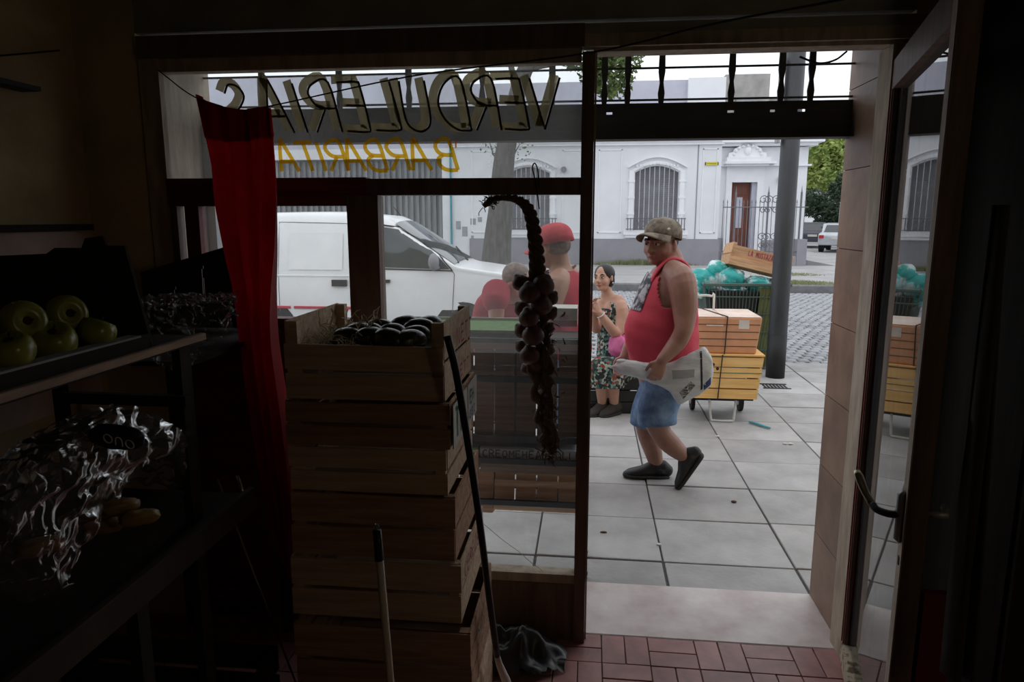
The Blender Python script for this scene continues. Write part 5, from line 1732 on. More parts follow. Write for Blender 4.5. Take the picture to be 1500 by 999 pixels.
# ---- man in the red cap behind the window
RY = 3.95
def Q(px, py, dy=0.0): return at(px, py, RY + dy)
m2 = thing('person', 'man in a red cap and red tank top standing behind the window glass', 'person', (Q(825, 400).x, RY, 0))
fw2 = Vector((-.9, .45, 0)).normalized()
tr2 = [(Q(828, 560), .12, .16), (Q(828, 520), .125, .165), (Q(827, 480), .13, .165), (Q(827, 450), .125, .17), (Q(826, 425), .115, .175), (Q(824, 405), .09, .16), (Q(822, 396), .065, .09), (Q(820, 388), .055, .06)]
hc2 = Q(809, 363)
hM2 = rotm(R(-28), R(6), 0)
mb = MB()
torso_prims(mb, tr2, fw2)
head_prims(mb, hc2, hM2, 1.0, fat=.1)
mb.tube([Q(822, 402), Q(820, 385), Q(817, 370)], [.062, .058, .056], n=14)
arm = [Q(820, 408, -.10), Q(816, 418, -.16), Q(811, 440, -.20), Q(806, 462, -.22), Q(790, 478, -.22), Q(772, 480, -.2)]
mb.tube(bez(arm, 3), [v.x for v in bez([Vector((q, 0, 0)) for q in (.06, .066, .056, .044, .040, .030)], 3)], n=14, dome=True)
hand_prims(mb, Q(772, 480, -.2), Vector((-1, 0, -.1)), Vector((0, .2, -1)), .95, curl=.4, side=1)
arm = [Q(838, 412, .12), Q(838, 425, .18), Q(830, 452, .24), Q(815, 470, .28), Q(798, 476, .28)]
mb.tube(bez(arm, 3), [v.x for v in bez([Vector((q, 0, 0)) for q in (.055, .06, .05, .042, .030)], 3)], n=14, dome=True)
hand_prims(mb, Q(798, 476, .28), Vector((-1, 0, -.1)), Vector((0, 0, -1)), .95, curl=.4, side=-1)
gx = Q(828, 560).x
for s in (-.09, .09):
    mb.tube(bez([(gx, RY + s, .86), (gx - .02, RY + s, .50), (gx, RY + s, .10)], 4), [.09, .085, .08, .07, .06, .056, .052, .045, .04], n=14, dome=True)
b2 = mb.build('body', 'skin', m2, smooth=True)
remesh(b2, .0075, 3)
face_parts(m2, hc2, hM2, 1.0)
cap(m2, hc2 + hM2 @ Vector((0, 0, .012)), hM2 @ Matrix.Rotation(R(10), 3, 'Y'), 'cap_red', 1.06)
MB().ell(hc2 + hM2 @ Vector((-.028, 0, .012)), (.084, .077, .066), M=hM2, nu=18, nv=12).build('hair', 'hair_grey', m2, smooth=True)
def keep2(p, t):
    lat = abs(math.sin(t)); c_ = math.cos(t)
    zt_ = Q(820, 397).z; za = Q(820, 448).z
    if p.z > zt_ + .02: return False
    if p.z > za and lat > .96 - .34 * (p.z - za) / (zt_ - za): return False
    return True
ring_surface('tank_top', 'shirt_coral', m2, tr2[:7], fw2, .013, keep2, n=48, sub=6, drape=.002)
mb = MB()
mb.tube(bez([Q(822, 399) + Vector((.05, .02, .02)), Q(828, 396) + Vector((.06, -.02, .03)), Q(838, 396), Q(843, 405, -.05), Q(840, 430, -.12), Q(834, 452, -.14)], 4), .006, n=6).build('collar_trim', 'shirt_trim', m2, smooth=True)
mb = MB()
ck_ = [Q(818, 393) + Vector((.055 * math.cos(t), .055 * math.sin(t), .02 * math.cos(t))) for t in [i * 6.2832 / 20 for i in range(21)]]
MB().tube(ck_, .004, n=5).build('chain', 'silver', m2, smooth=True)
mb = MB()
mb.tube([(gx, RY, .95), (gx, RY, .80)], [.135, .135], n=20, ref=fw2, flat=[.17, .17])
for s in (-.09, .09):
    mb.tube([(gx, RY + s, .85), (gx - .02, RY + s, .45)], [.10, .095], n=16)
remesh(mb.build('shorts', 'denim', m2, smooth=True), .012, 3)
for s in (-.09, .09):
    shoe(m2, (gx, RY + s, .10), (gx - .20, RY + s + .04, .0), (gx + .06, RY + s, .0))

# ---- stooping person in a dark red T-shirt
SY = 4.45
def Q(px, py, dy=0.0): return at(px, py, SY + dy)
m3 = thing('person', 'grey-haired person in a dark red T-shirt bending over the display beyond the glass', 'person', (Q(728, 500).x, SY, 0))
fw3 = Vector((.75, -.45, 0)).normalized()
def P3(x, y, z): return Vector((Q(728, 430).x + x, SY + y, z))
zS = Q(735, 432).z
tr3 = [(P3(-.02, .20, .74), .13, .16), (P3(-.02, .16, .86), .13, .165), (P3(.0, .10, zS - .14), .12, .165), (P3(.03, .04, zS - .05), .10, .16), (P3(.07, .0, zS + .0), .075, .11), (P3(.10, -.02, zS + .02), .06, .07)]
hc3 = Q(757, 415, -.03)
hM3 = rotm(R(180 - 20), R(35), 0)
mb = MB()
mb.tube(bez([r_[0] for r_ in tr3], 5), [v.x for v in bez([Vector((r_[1], 0, 0)) for r_ in tr3], 5)], n=24, ref=(0, 0, 1), flat=[v.x for v in bez([Vector((r_[2], 0, 0)) for r_ in tr3], 5)])
head_prims(mb, hc3, hM3, 1.0)
mb.tube([tr3[4][0], tr3[5][0], hc3], [.06, .056, .055], n=12)
mb.tube(bez([P3(.0, -.14, zS), Q(727, 430, -.2), Q(727, 455, -.24), Q(729, 480, -.25), Q(745, 495, -.28)], 3), [v.x for v in bez([Vector((q, 0, 0)) for q in (.06, .062, .052, .042, .030)], 3)], n=12, dome=True)
hand_prims(mb, Q(745, 495, -.28), Vector((1, -.3, -.4)), Vector((0, 0, -1)), .95, curl=.5, side=1)
mb.tube(bez([P3(.0, .14, zS), P3(.06, .2, 1.05), P3(.14, .15, .88), P3(.26, .08, .92)], 3), [v.x for v in bez([Vector((q, 0, 0)) for q in (.06, .052, .042, .030)], 3)], n=12, dome=True)
hand_prims(mb, P3(.26, .08, .92), Vector((1, -.3, 0)), Vector((0, 0, -1)), .95, curl=.5, side=-1)
for s in (-.09, .09):
    mb.tube(bez([P3(-.02, .20 + s, .74), P3(.04, .12 + s, .44), P3(-.06, .20 + s, .10)], 4), [.095, .09, .085, .075, .06, .056, .052, .045, .04], n=12, dome=True)
remesh(mb.build('body', 'skin', m3, smooth=True), .0085, 3)
face_parts(m3, hc3, hM3, 1.0, 'hair_grey')
MB().ell(hc3 + hM3 @ Vector((-.028, 0, .034)), (.096, .088, .088), M=hM3, nu=20, nv=12).build('hair', 'hair_grey', m3, smooth=True)
mb = MB()
mb.tube(bez([r_[0] for r_ in tr3[:5]], 5), [v.x + .012 for v in bez([Vector((r_[1], 0, 0)) for r_ in tr3[:5]], 5)], n=24, ref=(0, 0, 1), flat=[v.x + .012 for v in bez([Vector((r_[2], 0, 0)) for r_ in tr3[:5]], 5)])
mb.tube([P3(.0, -.12, zS), Q(727, 428, -.19), Q(726, 440, -.22)], [.085, .088, .084], n=16, dome=True)
mb.tube([P3(.0, .12, zS), P3(.05, .19, 1.10)], [.08, .078], n=16, dome=True)
remesh(mb.build('t_shirt', 'red_cloth', m3, smooth=True), .010, 3)
mb = MB()
mb.tube([P3(-.02, .19, .84), P3(-.02, .20, .70)], [.15, .15], n=20, ref=(0, 1, 0), flat=[.17, .16])
for s in (-.09, .09):
    mb.tube(bez([P3(-.02, .20 + s, .74), P3(.04, .12 + s, .44), P3(-.06, .20 + s, .12)], 4), [.105, .10, .098, .09, .08, .075, .07, .065, .062], n=14)
remesh(mb.build('trousers', 'dark_cloth', m3, smooth=True), .012, 3)
for s in (-.09, .09):
    shoe(m3, P3(-.06, .20 + s, .10), P3(.10, .08 + s, 0), P3(-.11, .22 + s, 0))

# ---- seated woman
WY = 5.95
def Q(px, py, dy=0.0): return at(px, py, WY + dy)
wm = thing('person', 'dark-haired woman in a floral sundress sitting low on the pavement beyond the post', 'person', (Q(900, 540).x, WY, 0))
fw4 = Vector((-.72, -.69, 0)).normalized()
lw4 = Vector((-fw4.y, fw4.x, 0))
tr4 = [(Q(903, 545), .14, .17), (Q(903, 520), .145, .170), (Q(902, 497), .125, .155), (Q(900, 475), .115, .15), (Q(897, 457), .110, .155), (Q(895, 444), .085, .15), (Q(891, 436), .055, .08), (Q(888, 428), .045, .05)]
hc4 = Q(884, 407, -.04)
hM4 = rotm(R(62), R(-2), R(4))
mb = MB()
torso_prims(mb, tr4, fw4)
head_prims(mb, hc4, hM4, .98, fem=True)
mb.tube([Q(892, 438), Q(889, 428), Q(886, 418)], [.052, .047, .046], n=12)
a0_ = tr4[5][0] + lw4 * .0
near = -lw4 if (-lw4).y < lw4.y else lw4
shn = Q(909, 449, -.10)
mb.tube(bez([tr4[5][0], shn, Q(911, 468, -.14), Q(904, 489, -.20), Q(890, 474, -.27), Q(879, 459, -.30)], 3), [v.x for v in bez([Vector((q, 0, 0)) for q in (.055, .060, .053, .044, .040, .027)], 3)], n=14, dome=True)
hand_prims(mb, Q(879, 459, -.30), Vector((-.45, -.1, .8)), Vector((-.6, .6, 0)), .88, curl=.6, side=1)
mb.tube(bez([tr4[5][0], Q(881, 447, -.0), Q(876, 468, -.08), Q(873, 482, -.14), Q(870, 466, -.25), Q(869, 452, -.28)], 3), [v.x for v in bez([Vector((q, 0, 0)) for q in (.055, .055, .048, .040, .034, .026)], 3)], n=14, dome=True)
hand_prims(mb, Q(869, 452, -.28), Vector((.1, -.2, 1)), Vector((.6, -.4, 0)), .85, curl=.6, side=-1)
for s, px_ in ((-1, 880), (1, 898)):
    k = Q(px_, 538, -.30); k.z = .42
    h_ = Q(903, 545) + lw4 * (.08 * s); 
    ft = Vector((k.x + .02, k.y + .10, .08))
    mb.tube(bez([h_, k, (k + ft) / 2, ft], 3), [v.x for v in bez([Vector((q, 0, 0)) for q in (.085, .062, .052, .036)], 3)], n=12, dome=True)
remesh(mb.build('body', 'skin', wm, smooth=True), .0075, 3)
face_parts(wm, hc4, hM4, .98)
mb = MB()
mb.ell(hc4 + hM4 @ Vector((-.026, 0, .034)), (.096, .084, .086), M=hM4, nu=22, nv=14)
mb.ell(hc4 + hM4 @ Vector((-.060, 0, -.02)), (.062, .070, .075), M=hM4, nu=18, nv=12)
mb.ell(hc4 + hM4 @ Vector((-.115, 0, -.045)), (.035, .035, .04), M=hM4, nu=14, nv=10)
hh = mb.build('hair', 'hair', wm, smooth=True)
remesh(hh, .007, 2)
for s in (-1, 1):
    MB().ell(hc4 + hM4 @ Vector((-.004, s * .084, -.045)), (.006, .006, .009), nu=8, nv=6).build('earring', 'silver', wm, smooth=True)
def keep4(p, t):
    zt_ = Q(897, 450).z
    if p.z < zt_: return True
    return abs(abs(math.sin(t)) - .58) < .10 and p.z < Q(895, 441).z
ring_surface('dress_bodice', 'floral', wm, tr4[:7], fw4, .012, keep4, n=48, sub=6, drape=.003)
mb = MB()
mb.tube([Q(903, 548), Q(903, 528)], [.175, .165], n=24, ref=fw4, flat=[.205, .19], dome=True)
k0, k1 = Q(880, 538, -.30), Q(898, 538, -.30)
for k_, s in ((k0, -1), (k1, 1)):
    k_.z = .42
    h_ = Q(903, 545) + lw4 * (.08 * s)
    mb.tube(bez([h_, (h_ + k_) / 2, k_], 3), [.115, .114, .112, .11, .105, .10, .095], n=16, dome=True)
    mb.tube([k_, k_ - Vector((0, 0, .16))], [.095, .10], n=14)
mb.tube([(k0 + k1) / 2, (Q(903, 545) + (k0 + k1) / 2) / 2], [.09, .10], n=14)
remesh(mb.build('dress_skirt', 'floral', wm, smooth=True), .010, 4)
wr4 = Q(880, 461, -.295)
ax = (Q(879, 459, -.30) - Q(890, 474, -.27)).normalized()
n1 = ax.orthogonal().normalized(); n2 = ax.cross(n1)
MB().tube([wr4 + (n1 * math.cos(t) + n2 * math.sin(t)) * .034 for t in [i * 6.2832 / 16 for i in range(17)]], .005, n=6).build('bracelet', 'tape', wm, smooth=True)
for s, k_ in ((-1, k0), (1, k1)):
    shoe(wm, (k_.x + .02, k_.y + .10, .09), (k_.x - .09, k_.y - .01, 0), (k_.x + .06, k_.y + .14, 0), 'dark_cloth', w=.04)
pkc = lumpy(Q(909, 508, -.20), (.085, .09, .10), 21, .4, 0, amp=.25)
tag(pkc.build('pink_bag', 'pink_cloth', smooth=True), 'shiny pink cloth bag on the seated woman\'s lap', 'bag')
st2 = crate('plastic_crate', 'low black slatted crate the woman in the floral dress sits on', .62, .40, .30, (Q(900, 560).x - .03, WY + .02, 0), (0, 0, R(4)), 'black_plastic', 3, 0, post=.05)
st2['category'] = 'crate'
_w = atz(878, 572)
sk = lumpy((_w.x, _w.y + .06, .06), (.06, .06, .055), 31, .3, 0, amp=.15)
tag(sk.build('sack', 'husk', smooth=True), 'small brown cloth bundle on the ground at the seated woman\'s feet', 'sack')

# ================================================================== THINGS INSIDE
# ------------------------------------------------------------------ the crate stack
lv = [0, .235, .456, .645, .845, .985, 1.118]
hh_ = [.225, .212, .18, .19, .13, .125, .155]
xr_ = [-.315, -.318, -.352, -.368, -.388, -.378, -.392]
yn_ = [1.80, 1.80, 1.84, 1.85, 1.85, 1.84, 1.85]
labs = ['bottommost crate of the dark stack by the display window, on the floor', 'second crate from the floor in the stack of crates', 'third crate from the floor in the stack, with two side slats',
        'fourth crate from the floor in the stack, middle height', 'shallow crate third from the top of the stack, reddish end slats', 'crate second from the top, with white printed paper on its end', 'topmost crate of the stack, open, holding dark avocados and straw']
stack = []
for k in range(7):
    x1 = xr_[k]; x0 = -.855 + rnd.uniform(-.012, .012)
    y0 = yn_[k]; y1 = y0 + .43
    t = crate('wooden_crate', labs[k], x1 - x0, y1 - y0, hh_[k], ((x0 + x1) / 2, (y0 + y1) / 2, lv[k]), (0, 0, 0), 'crate_wood' if k % 2 else 'crate_pale', 2, .066 if k == 6 else .004, 'stacked fruit crates by the window', post=.028, endn=3 if k in (0, 1) else 2)
    stack.append(t)
top = stack[-1]
Wt = xr_[6] + .855
def end_text(t, text, w, h, z, y0, m, st_, sp_=.03):
    return stencil(t, text, (w / 2 + .004, y0, z), (0, sp_, 0), (0, 0, h), (1, 0, 0), m, st_)
end_text(top, 'NETT', xr_[6] + .855, .05, .135, -.07, 'ink_red', .007, .055)
end_text(top, 'NETT', xr_[6] + .855, .035, .03, -.08, 'ink_red', .006, .045)
lab2 = stack[5]
w5 = xr_[5] + .855
MB().span(w5 / 2 + .006, w5 / 2 + .009, -.205, .02, -.002, .122).build('paper_label', 'paper', lab2, world=False)
MB().span(w5 / 2 + .006, w5 / 2 + .009, .035, .20, -.002, .122).build('paper_label', 'paper', lab2, world=False)
stencil(lab2, 'TF', (w5 / 2 + .010, -.17, .02), (0, .055, 0), (0, 0, .085), (1, 0, 0), 'ink_green', .012)
stencil(lab2, 'EH', (w5 / 2 + .010, .06, .06), (0, .035, 0), (0, 0, .04), (1, 0, 0), 'ink_green', .007)
stencil(lab2, 'EEZ', (w5 / 2 + .010, .05, .015), (0, .03, 0), (0, 0, .022), (1, 0, 0), 'ink_blue', .004)
stencil(stack[2], 'CEREZA', (xr_[2] + .855 and (xr_[2] + .855) / 2 + .004, -.15, .11), (0, .035, 0), (0, 0, .045), (1, 0, 0), 'ink_red', .005)
stencil(stack[1], 'OMNIA', ((xr_[1] + .855) / 2 + .004, -.15, .13), (0, .04, 0), (0, 0, .05), (1, 0, 0), 'crate_dark', .006)
# avocados
def avo_mesh():
    def fn(d): return 1 + .10 * d.x - .06 * (1 - abs(d.x))
    return MB().ell((0, 0, 0), (.052, .036, .035), nu=20, nv=14, fn=fn)
av = avo_mesh().build('avocado', 'avocado', None, smooth=True)
cx0 = (xr_[6] - .855) / 2
spots = []
for (px, py, Y) in ((506, 496, 1.98), (541, 494, 1.93), (540, 486, 2.08), (574, 487, 2.06), (569, 497, 1.90), (605, 492, 2.0), (556, 482, 2.16), (590, 478, 2.19), (523, 488, 2.05), (612, 482, 2.15), (598, 500, 1.91), (625, 478, 2.20)):
    spots.append(at(px, py, Y))
avl = ['avocado at the left end of the heap, beside the straw', 'largest looking avocado, middle front of the heap', 'avocado left of centre, second row', 'avocado in the middle of the second row, highest in the heap', 'avocado half hidden by the front slat, centre', 'avocado right of centre with a pale shine',
       'avocado at the back left of the heap', 'avocado at the back of the heap under the window rail', 'avocado resting between straw and front row', 'avocado near the right end, back row', 'avocado low at the front right corner', 'avocado in the back right corner of the crate']
for k, w in enumerate(spots):
    o = av if k == 0 else av.copy()
    if k: COL.objects.link(o)
    w = Vector((w.x, w.y, min(w.z, 1.292)))
    w.x = max(min(w.x, -.46), -.79)
    o.location = w
    o.rotation_euler = (rnd.uniform(-.3, .3), rnd.uniform(-.25, .25), rnd.uniform(-.9, .9))
    o.scale = [rnd.uniform(.88, 1.05)] * 3
    tag(o, 'dark green shiny ' + avl[k], 'avocado', 'avocados in the top crate')
cb = random.Random(5)
mb = MB()
for k in range(240):
    x, y = cb.uniform(-.83, -.60), cb.uniform(1.90, 2.22)
    if x > -.66 and cb.random() < .5: continue
    z = 1.235 + cb.random() * .05 * (1.2 - abs(x + .74) * 4)
    p = [Vector((x, y, z))]
    d = Vector((cb.gauss(0, 1), cb.gauss(0, 1), cb.gauss(0, .5))).normalized()
    for s in range(5):
        d = (d + Vector((cb.gauss(0, .5), cb.gauss(0, .5), cb.gauss(0, .45)))).normalized()
        q = p[-1] + d * .016
        q.x = min(max(q.x, -.835), -.42); q.y = min(max(q.y, 1.875), 2.26); q.z = max(q.z, 1.18)
        p.append(q)
    mb.tube(p, .0016, n=3, cap=False)
tag(mb.build('straw_packing', 'straw'), 'pale curly straw packing at the left of the topmost crate', 'straw', kind='stuff')
MB().span(-.845, -.415, 1.88, 2.26, 1.20, 1.215).build('paper_bed', 'paper_grey', stack[6], world=True) if False else None
bedp = MB().span(-Wt / 2 + .03, Wt / 2 - .03, -.19, .19, .105, .118).build('packing_board', 'crate_dark', top, world=False)

# leaning dark pole
hp = MB()
pp_ = bez([at(655, 492, 1.80), at(668, 545, 1.80), at(684, 640, 1.82), at(702, 760, 1.86), at(716, 870, 1.92), at(728, 960, 2.0)], 6)
hp.tube(pp_, .0105, n=12)
pob = thing('mop_handle', 'black bent pole leaning against the right side of the crate stack', 'pole', tuple(pp_[-1]))
hp.build('handle', 'black_plastic', pob, smooth=True)
MB().tube([pp_[-1], at(732, 975, 2.03), at(742, 999, 2.06), at(746, 1010, 2.07)], [.010, .012, .016, .012], n=8).build('socket', 'tape', pob, smooth=True)
bs = thing('broom', 'broom standing upside up in the foreground dark, pale wooden stick with dark cap', 'broom', (at(572, 990, 1.30).x, 1.30, 0))
MB().tube([at(556, 818, 1.3), at(572, 999, 1.30), at(588, 1180, 1.30), at(601, 1330, 1.3)], .0085, n=10).build('stick', 'broom_wood', bs, smooth=True)
MB().tube([at(552, 776, 1.3), at(556, 820, 1.3)], [.009, .0098], n=10).build('grip', 'black_plastic', bs, smooth=True)
MB().tube(bez([at(552, 777, 1.3), at(551, 768, 1.3), at(555, 772, 1.3)], 3), .003, n=6).build('hanging_loop', 'galv', bs)
e = at(604, 1370, 1.3)
MB().span(e.x - .15, e.x + .15, 1.27, 1.33, max(.06, e.z - .02), max(.06, e.z - .02) + .05, ch=.01).build('head', 'dark_wood', bs)
mb = MB()
for k in range(160):
    x = e.x - .14 + .28 * rnd.random(); y = 1.28 + .04 * rnd.random()
    mb.tube([(x, y, .07), (x + rnd.uniform(-.02, .02), y + rnd.uniform(-.02, .02), .0)], .0015, n=3, cap=False)
tag(mb.build('bristles', 'crate_dark', bs), kind='stuff')
# dark cloth on the floor
fl = MB()
n = 26
for i in range(n):
    for j in range(n):
        x, y = -.46 + .40 * i / (n - 1), 2.22 + .26 * j / (n - 1)
        e = math.hypot((x + .26) / .22, (y - 2.35) / .15)
        z = .012 + max(0, 1 - e * e) * .10 * (1 + .9 * noise.noise(Vector((x * 16, y * 16, 0)))) + .012 * noise.noise(Vector((x * 40, y * 40, 3)))
        fl.v.append((x + .015 * noise.noise(Vector((x * 20, y * 20, 5))), y, max(.004, z)))
for i in range(n - 1):
    for j in range(n - 1):
        x, y = -.46 + .40 * i / (n - 1), 2.22 + .26 * j / (n - 1)
        if math.hypot((x + .26) / .21, (y - 2.35) / .14) < 1 + .25 * noise.noise(Vector((x * 12, y * 12, 8))):
            fl.f.append((i * n + j, (i + 1) * n + j, (i + 1) * n + j + 1, i * n + j + 1))
tag(fl.build('black_bag', 'black_plastic', smooth=True), 'crumpled black plastic bag on the floor in the corner under the window', 'bag')

# ------------------------------------------------------------------ red curtain on its wire
cu = thing('curtain', 'narrow dark red curtain hanging gathered from a wire across the window', 'curtain', (-1.17, 2.28, 2.0))
L_ = [(285, 138, 2.30), (300, 230, 2.29), (310, 300, 2.28), (328, 370, 2.26), (345, 430, 2.25), (358, 520, 2.22), (372, 620, 2.20), (392, 730, 2.18), (412, 800, 2.17), (428, 832, 2.16)]
R_ = [(397, 155, 2.25), (403, 220, 2.25), (408, 280, 2.24), (409, 360, 2.23), (406, 430, 2.22), (407, 500, 2.19), (420, 600, 2.16), (430, 690, 2.14), (435, 770, 2.13), (437, 834, 2.13)]
lp_, rp_ = bez([at(*q) for q in L_], 6), bez([at(*q) for q in R_], 6)
nc = 60
vs, fs = [], []
for i, (a, b) in enumerate(zip(lp_, rp_)):
    v_ = i / len(lp_)
    for k in range(nc + 1):
        t = k / nc
        p = a.lerp(b, t)
        if i < 6:
            p.z -= .028 * math.sin(math.pi * t) * (1 - i / 12)
        amp = .030 + .03 * v_
        ph = 2 * math.pi * (3.4 * t + .25 * math.sin(3 * v_))
        p.y += amp * math.sin(ph) * (.5 + .5 * min(1, i / 8)) + .008 * math.sin(ph * 2.3 + 4 * v_)
        p.x += .006 * math.cos(ph)
        vs.append(p)
m_ = nc + 1
for i in range(len(lp_) - 1):
    for k in range(nc):
        fs.append((i * m_ + k, i * m_ + k + 1, (i + 1) * m_ + k + 1, (i + 1) * m_ + k))
MB().add(vs, fs).build('cloth', 'curtain', cu, smooth=True)
# hem pocket at the top: doubled cloth
vs2 = [Vector(v) + Vector((0, -.006, 0)) for v in vs[:m_ * 5]] + [Vector(v) + Vector((0, .007, 0)) for v in vs[:m_ * 5]]
f2 = []
for q in (0, 5 * m_):
    for i in range(4):
        for k in range(nc):
            f2.append((q + i * m_ + k, q + i * m_ + k + 1, q + (i + 1) * m_ + k + 1, q + (i + 1) * m_ + k))
MB().add(vs2, f2).build('hem', 'curtain', cu, smooth=True)
wp = bez([at(232, 103, 2.46), at(285, 142, 2.30), at(345, 160, 2.27), at(397, 155, 2.25), at(600, 112, 2.0), at(860, 78, 1.7), at(1040, 36, 1.5), at(1230, 0, 1.3), at(1330, -25, 1.25)], 6)
tag(MB().tube(wp, .0022, n=5).build('curtain_wire', 'wire'), 'thin sagging wire carrying the red curtain, running up to the ceiling', 'wire')
tag(MB().tube(bez([(-1.86, .3, 2.1), (-1.855, 1.5, 1.98), (-1.855, 2.0, 2.09), (-1.86, 2.4, 2.2)], 5), .003, n=5).build('wall_cable', 'wire'), 'slack cable on the left wall above the shelf', 'cable')
tag(MB().span(-1.87, -1.80, 1.2, 2.22, 2.03, 2.045).build('wall_bracket', 'iron'), 'thin dark rail fixed high on the left wall', 'rail')

# ------------------------------------------------------------------ onion braid
bd = thing('onion_braid', 'dark braid of dried onions hanging from a wire hook in front of the glass', 'onion braid', tuple(at(787, 300, 2.43)))
def K(px, py, Y=2.43): return at(px, py, Y)
line = bez([K(712, 300), K(722, 292), K(740, 289), K(760, 293), K(774, 306), K(781, 330), K(785, 360), K(787, 390), K(787, 412)], 8)
nL = len(line)
for s in range(3):
    pts = []
    for i, p in enumerate(line):
        t = i / nL
        r_ = .008 + .010 * t
        a = i * .55 + s * 2.094
        pts.append(p + Vector((math.cos(a) * r_, math.sin(a) * r_ * .8, math.sin(a * 1.0) * r_ * .4)))
    MB().tube(pts, [.006 + .010 * (i / nL) for i in range(nL)], n=8).build('strand', 'husk', bd, smooth=True)
def bulb(px, py, r_, Y, ang):
    c = K(px, py, Y)
    M = Matrix.Rotation(ang, 3, 'Y')
    def fn(d): return 1 + (.22 * ((d.z - .9) / .1) ** 1.5 if d.z > .9 else 0) - .06 * max(0, -d.z)
    o = MB().ell(c, (r_, r_, r_ * .92), M=M, nu=18, nv=14, fn=fn).build('onion', 'onion', bd, smooth=True)
    return o
for (px, py, rp_x, dY, an_) in ((763, 414, 13, .0, -.6), (796, 418, 16, -.03, .4), (776, 430, 16, -.05, -.2), (806, 436, 12, .0, .8), (766, 452, 13, .01, -.9), (793, 447, 16, -.03, .3), (775, 466, 15, -.05, -.3), (806, 458, 11, .02, .9),
                              (765, 484, 12, .01, -.8), (781, 492, 16, -.04, 0), (803, 480, 10, .03, .7), (764, 507, 10, .02, -.9), (776, 521, 15, -.03, -.2), (803, 512, 10, .02, .6), (771, 541, 9, .02, -.6), (786, 536, 11, .0, .3)):
    bulb(px, py, rp_x / 1025 * 2.5, 2.43 + dY, an_)
rb = random.Random(11)
for (a, b, seed) in (((788, 470), (812, 660), 1), ((776, 520), (800, 655), 2), ((790, 440), (806, 560), 3), ((800, 540), (806, 664), 4)):
    pts = []
    for i in range(14):
        t = i / 13
        p = K(a[0] + (b[0] - a[0]) * t + 4 * math.sin(i * 1.7 + seed), a[1] + (b[1] - a[1]) * t, 2.43 + .01 * math.sin(i + seed))
        pts.append(p)
    MB().tube(pts, [.016 + .006 * math.sin(i * 2.1 + seed) for i in range(14)], n=9).build('dried_stalk', 'husk', bd, smooth=True)
mb = MB()
for k in range(420):
    t = rb.random()
    if t < .25:
        i = rb.randrange(4, nL - 4); c = line[i].copy(); w_ = .016
    else:
        y = rb.uniform(405, 672); x = 786 + (y - 405) * .085 + rb.gauss(0, 13 if y < 540 else 9)
        c = K(x, y, 2.43 + rb.uniform(-.05, .05)); w_ = .01
    d = Vector((rb.gauss(0, 1), rb.gauss(0, .7), rb.gauss(-.4, 1))).normalized()
    L = rb.uniform(.01, .032)
    s_ = d.orthogonal().normalized() * rb.uniform(.0015, .006)
    m1 = c + d * L * .5 + Vector((rb.gauss(0, .004), rb.gauss(0, .004), rb.gauss(0, .004)))
    mb.add([c - s_ * .6, c + s_ * .6, m1 + s_, m1 - s_, c + d * L], [(0, 1, 2, 3), (3, 2, 4)])
for k in range(26):
    c = K(804 + rb.gauss(0, 7), rb.uniform(655, 672))
    mb.tube([c, c + Vector((rb.uniform(-.02, .04), rb.uniform(-.01, .01), -rb.uniform(.005, .035)))], [.003, .0006], n=4)
for k in range(14):
    c = K(716 + rb.gauss(0, 4), 298 + rb.gauss(0, 4))
    pts = [c]
    d = Vector((rb.gauss(-.4, .6), 0, rb.gauss(-.2, .8))).normalized()
    for s in range(5):
        d = (d + Vector((rb.gauss(0, .6), rb.gauss(0, .2), rb.gauss(0, .6)))).normalized()
        pts.append(pts[-1] + d * .007)
    mb.tube(pts, .0016, n=4)
tag(mb.build('dry_husks', 'husk', bd), kind='stuff')
hk = bez([K(790, 306), K(787, 285, 2.46), K(784, 264, 2.478), K(780, 246, 2.478), K(783, 239, 2.478), K(787, 246, 2.478), K(789, 262, 2.478), K(789, 275, 2.47)], 5)
tag(MB().tube(hk, .0022, n=6).build('wire_hook', 'wire', smooth=True), 'bent wire hook over the window transom holding the onion braid', 'hook')

# ------------------------------------------------------------------ left wall shelving
sh1 = thing('wall_shelf', 'upper sloping wooden shelf on the left wall with a pale edge strip', 'shelf', (-1.35, 1.1, 1.34))
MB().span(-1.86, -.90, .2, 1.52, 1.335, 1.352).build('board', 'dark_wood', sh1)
MB().span(-.90, -.885, .2, 1.52, 1.343, 1.358, ch=.002).build('edge_strip', 'shelf_wood', sh1)  # strip much paler than the board
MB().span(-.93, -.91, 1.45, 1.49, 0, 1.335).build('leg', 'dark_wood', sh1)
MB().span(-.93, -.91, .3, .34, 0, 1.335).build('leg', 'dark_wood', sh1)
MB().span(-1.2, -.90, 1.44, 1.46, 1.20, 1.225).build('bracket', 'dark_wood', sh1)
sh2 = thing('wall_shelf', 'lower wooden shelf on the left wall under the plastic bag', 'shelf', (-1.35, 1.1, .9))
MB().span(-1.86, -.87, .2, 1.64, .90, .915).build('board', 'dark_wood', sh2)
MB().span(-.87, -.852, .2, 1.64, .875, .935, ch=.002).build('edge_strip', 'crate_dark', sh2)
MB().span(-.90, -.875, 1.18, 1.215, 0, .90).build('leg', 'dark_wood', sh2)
MB().span(-.90, -.875, .4, .43, 0, .90).build('leg', 'dark_wood', sh2)
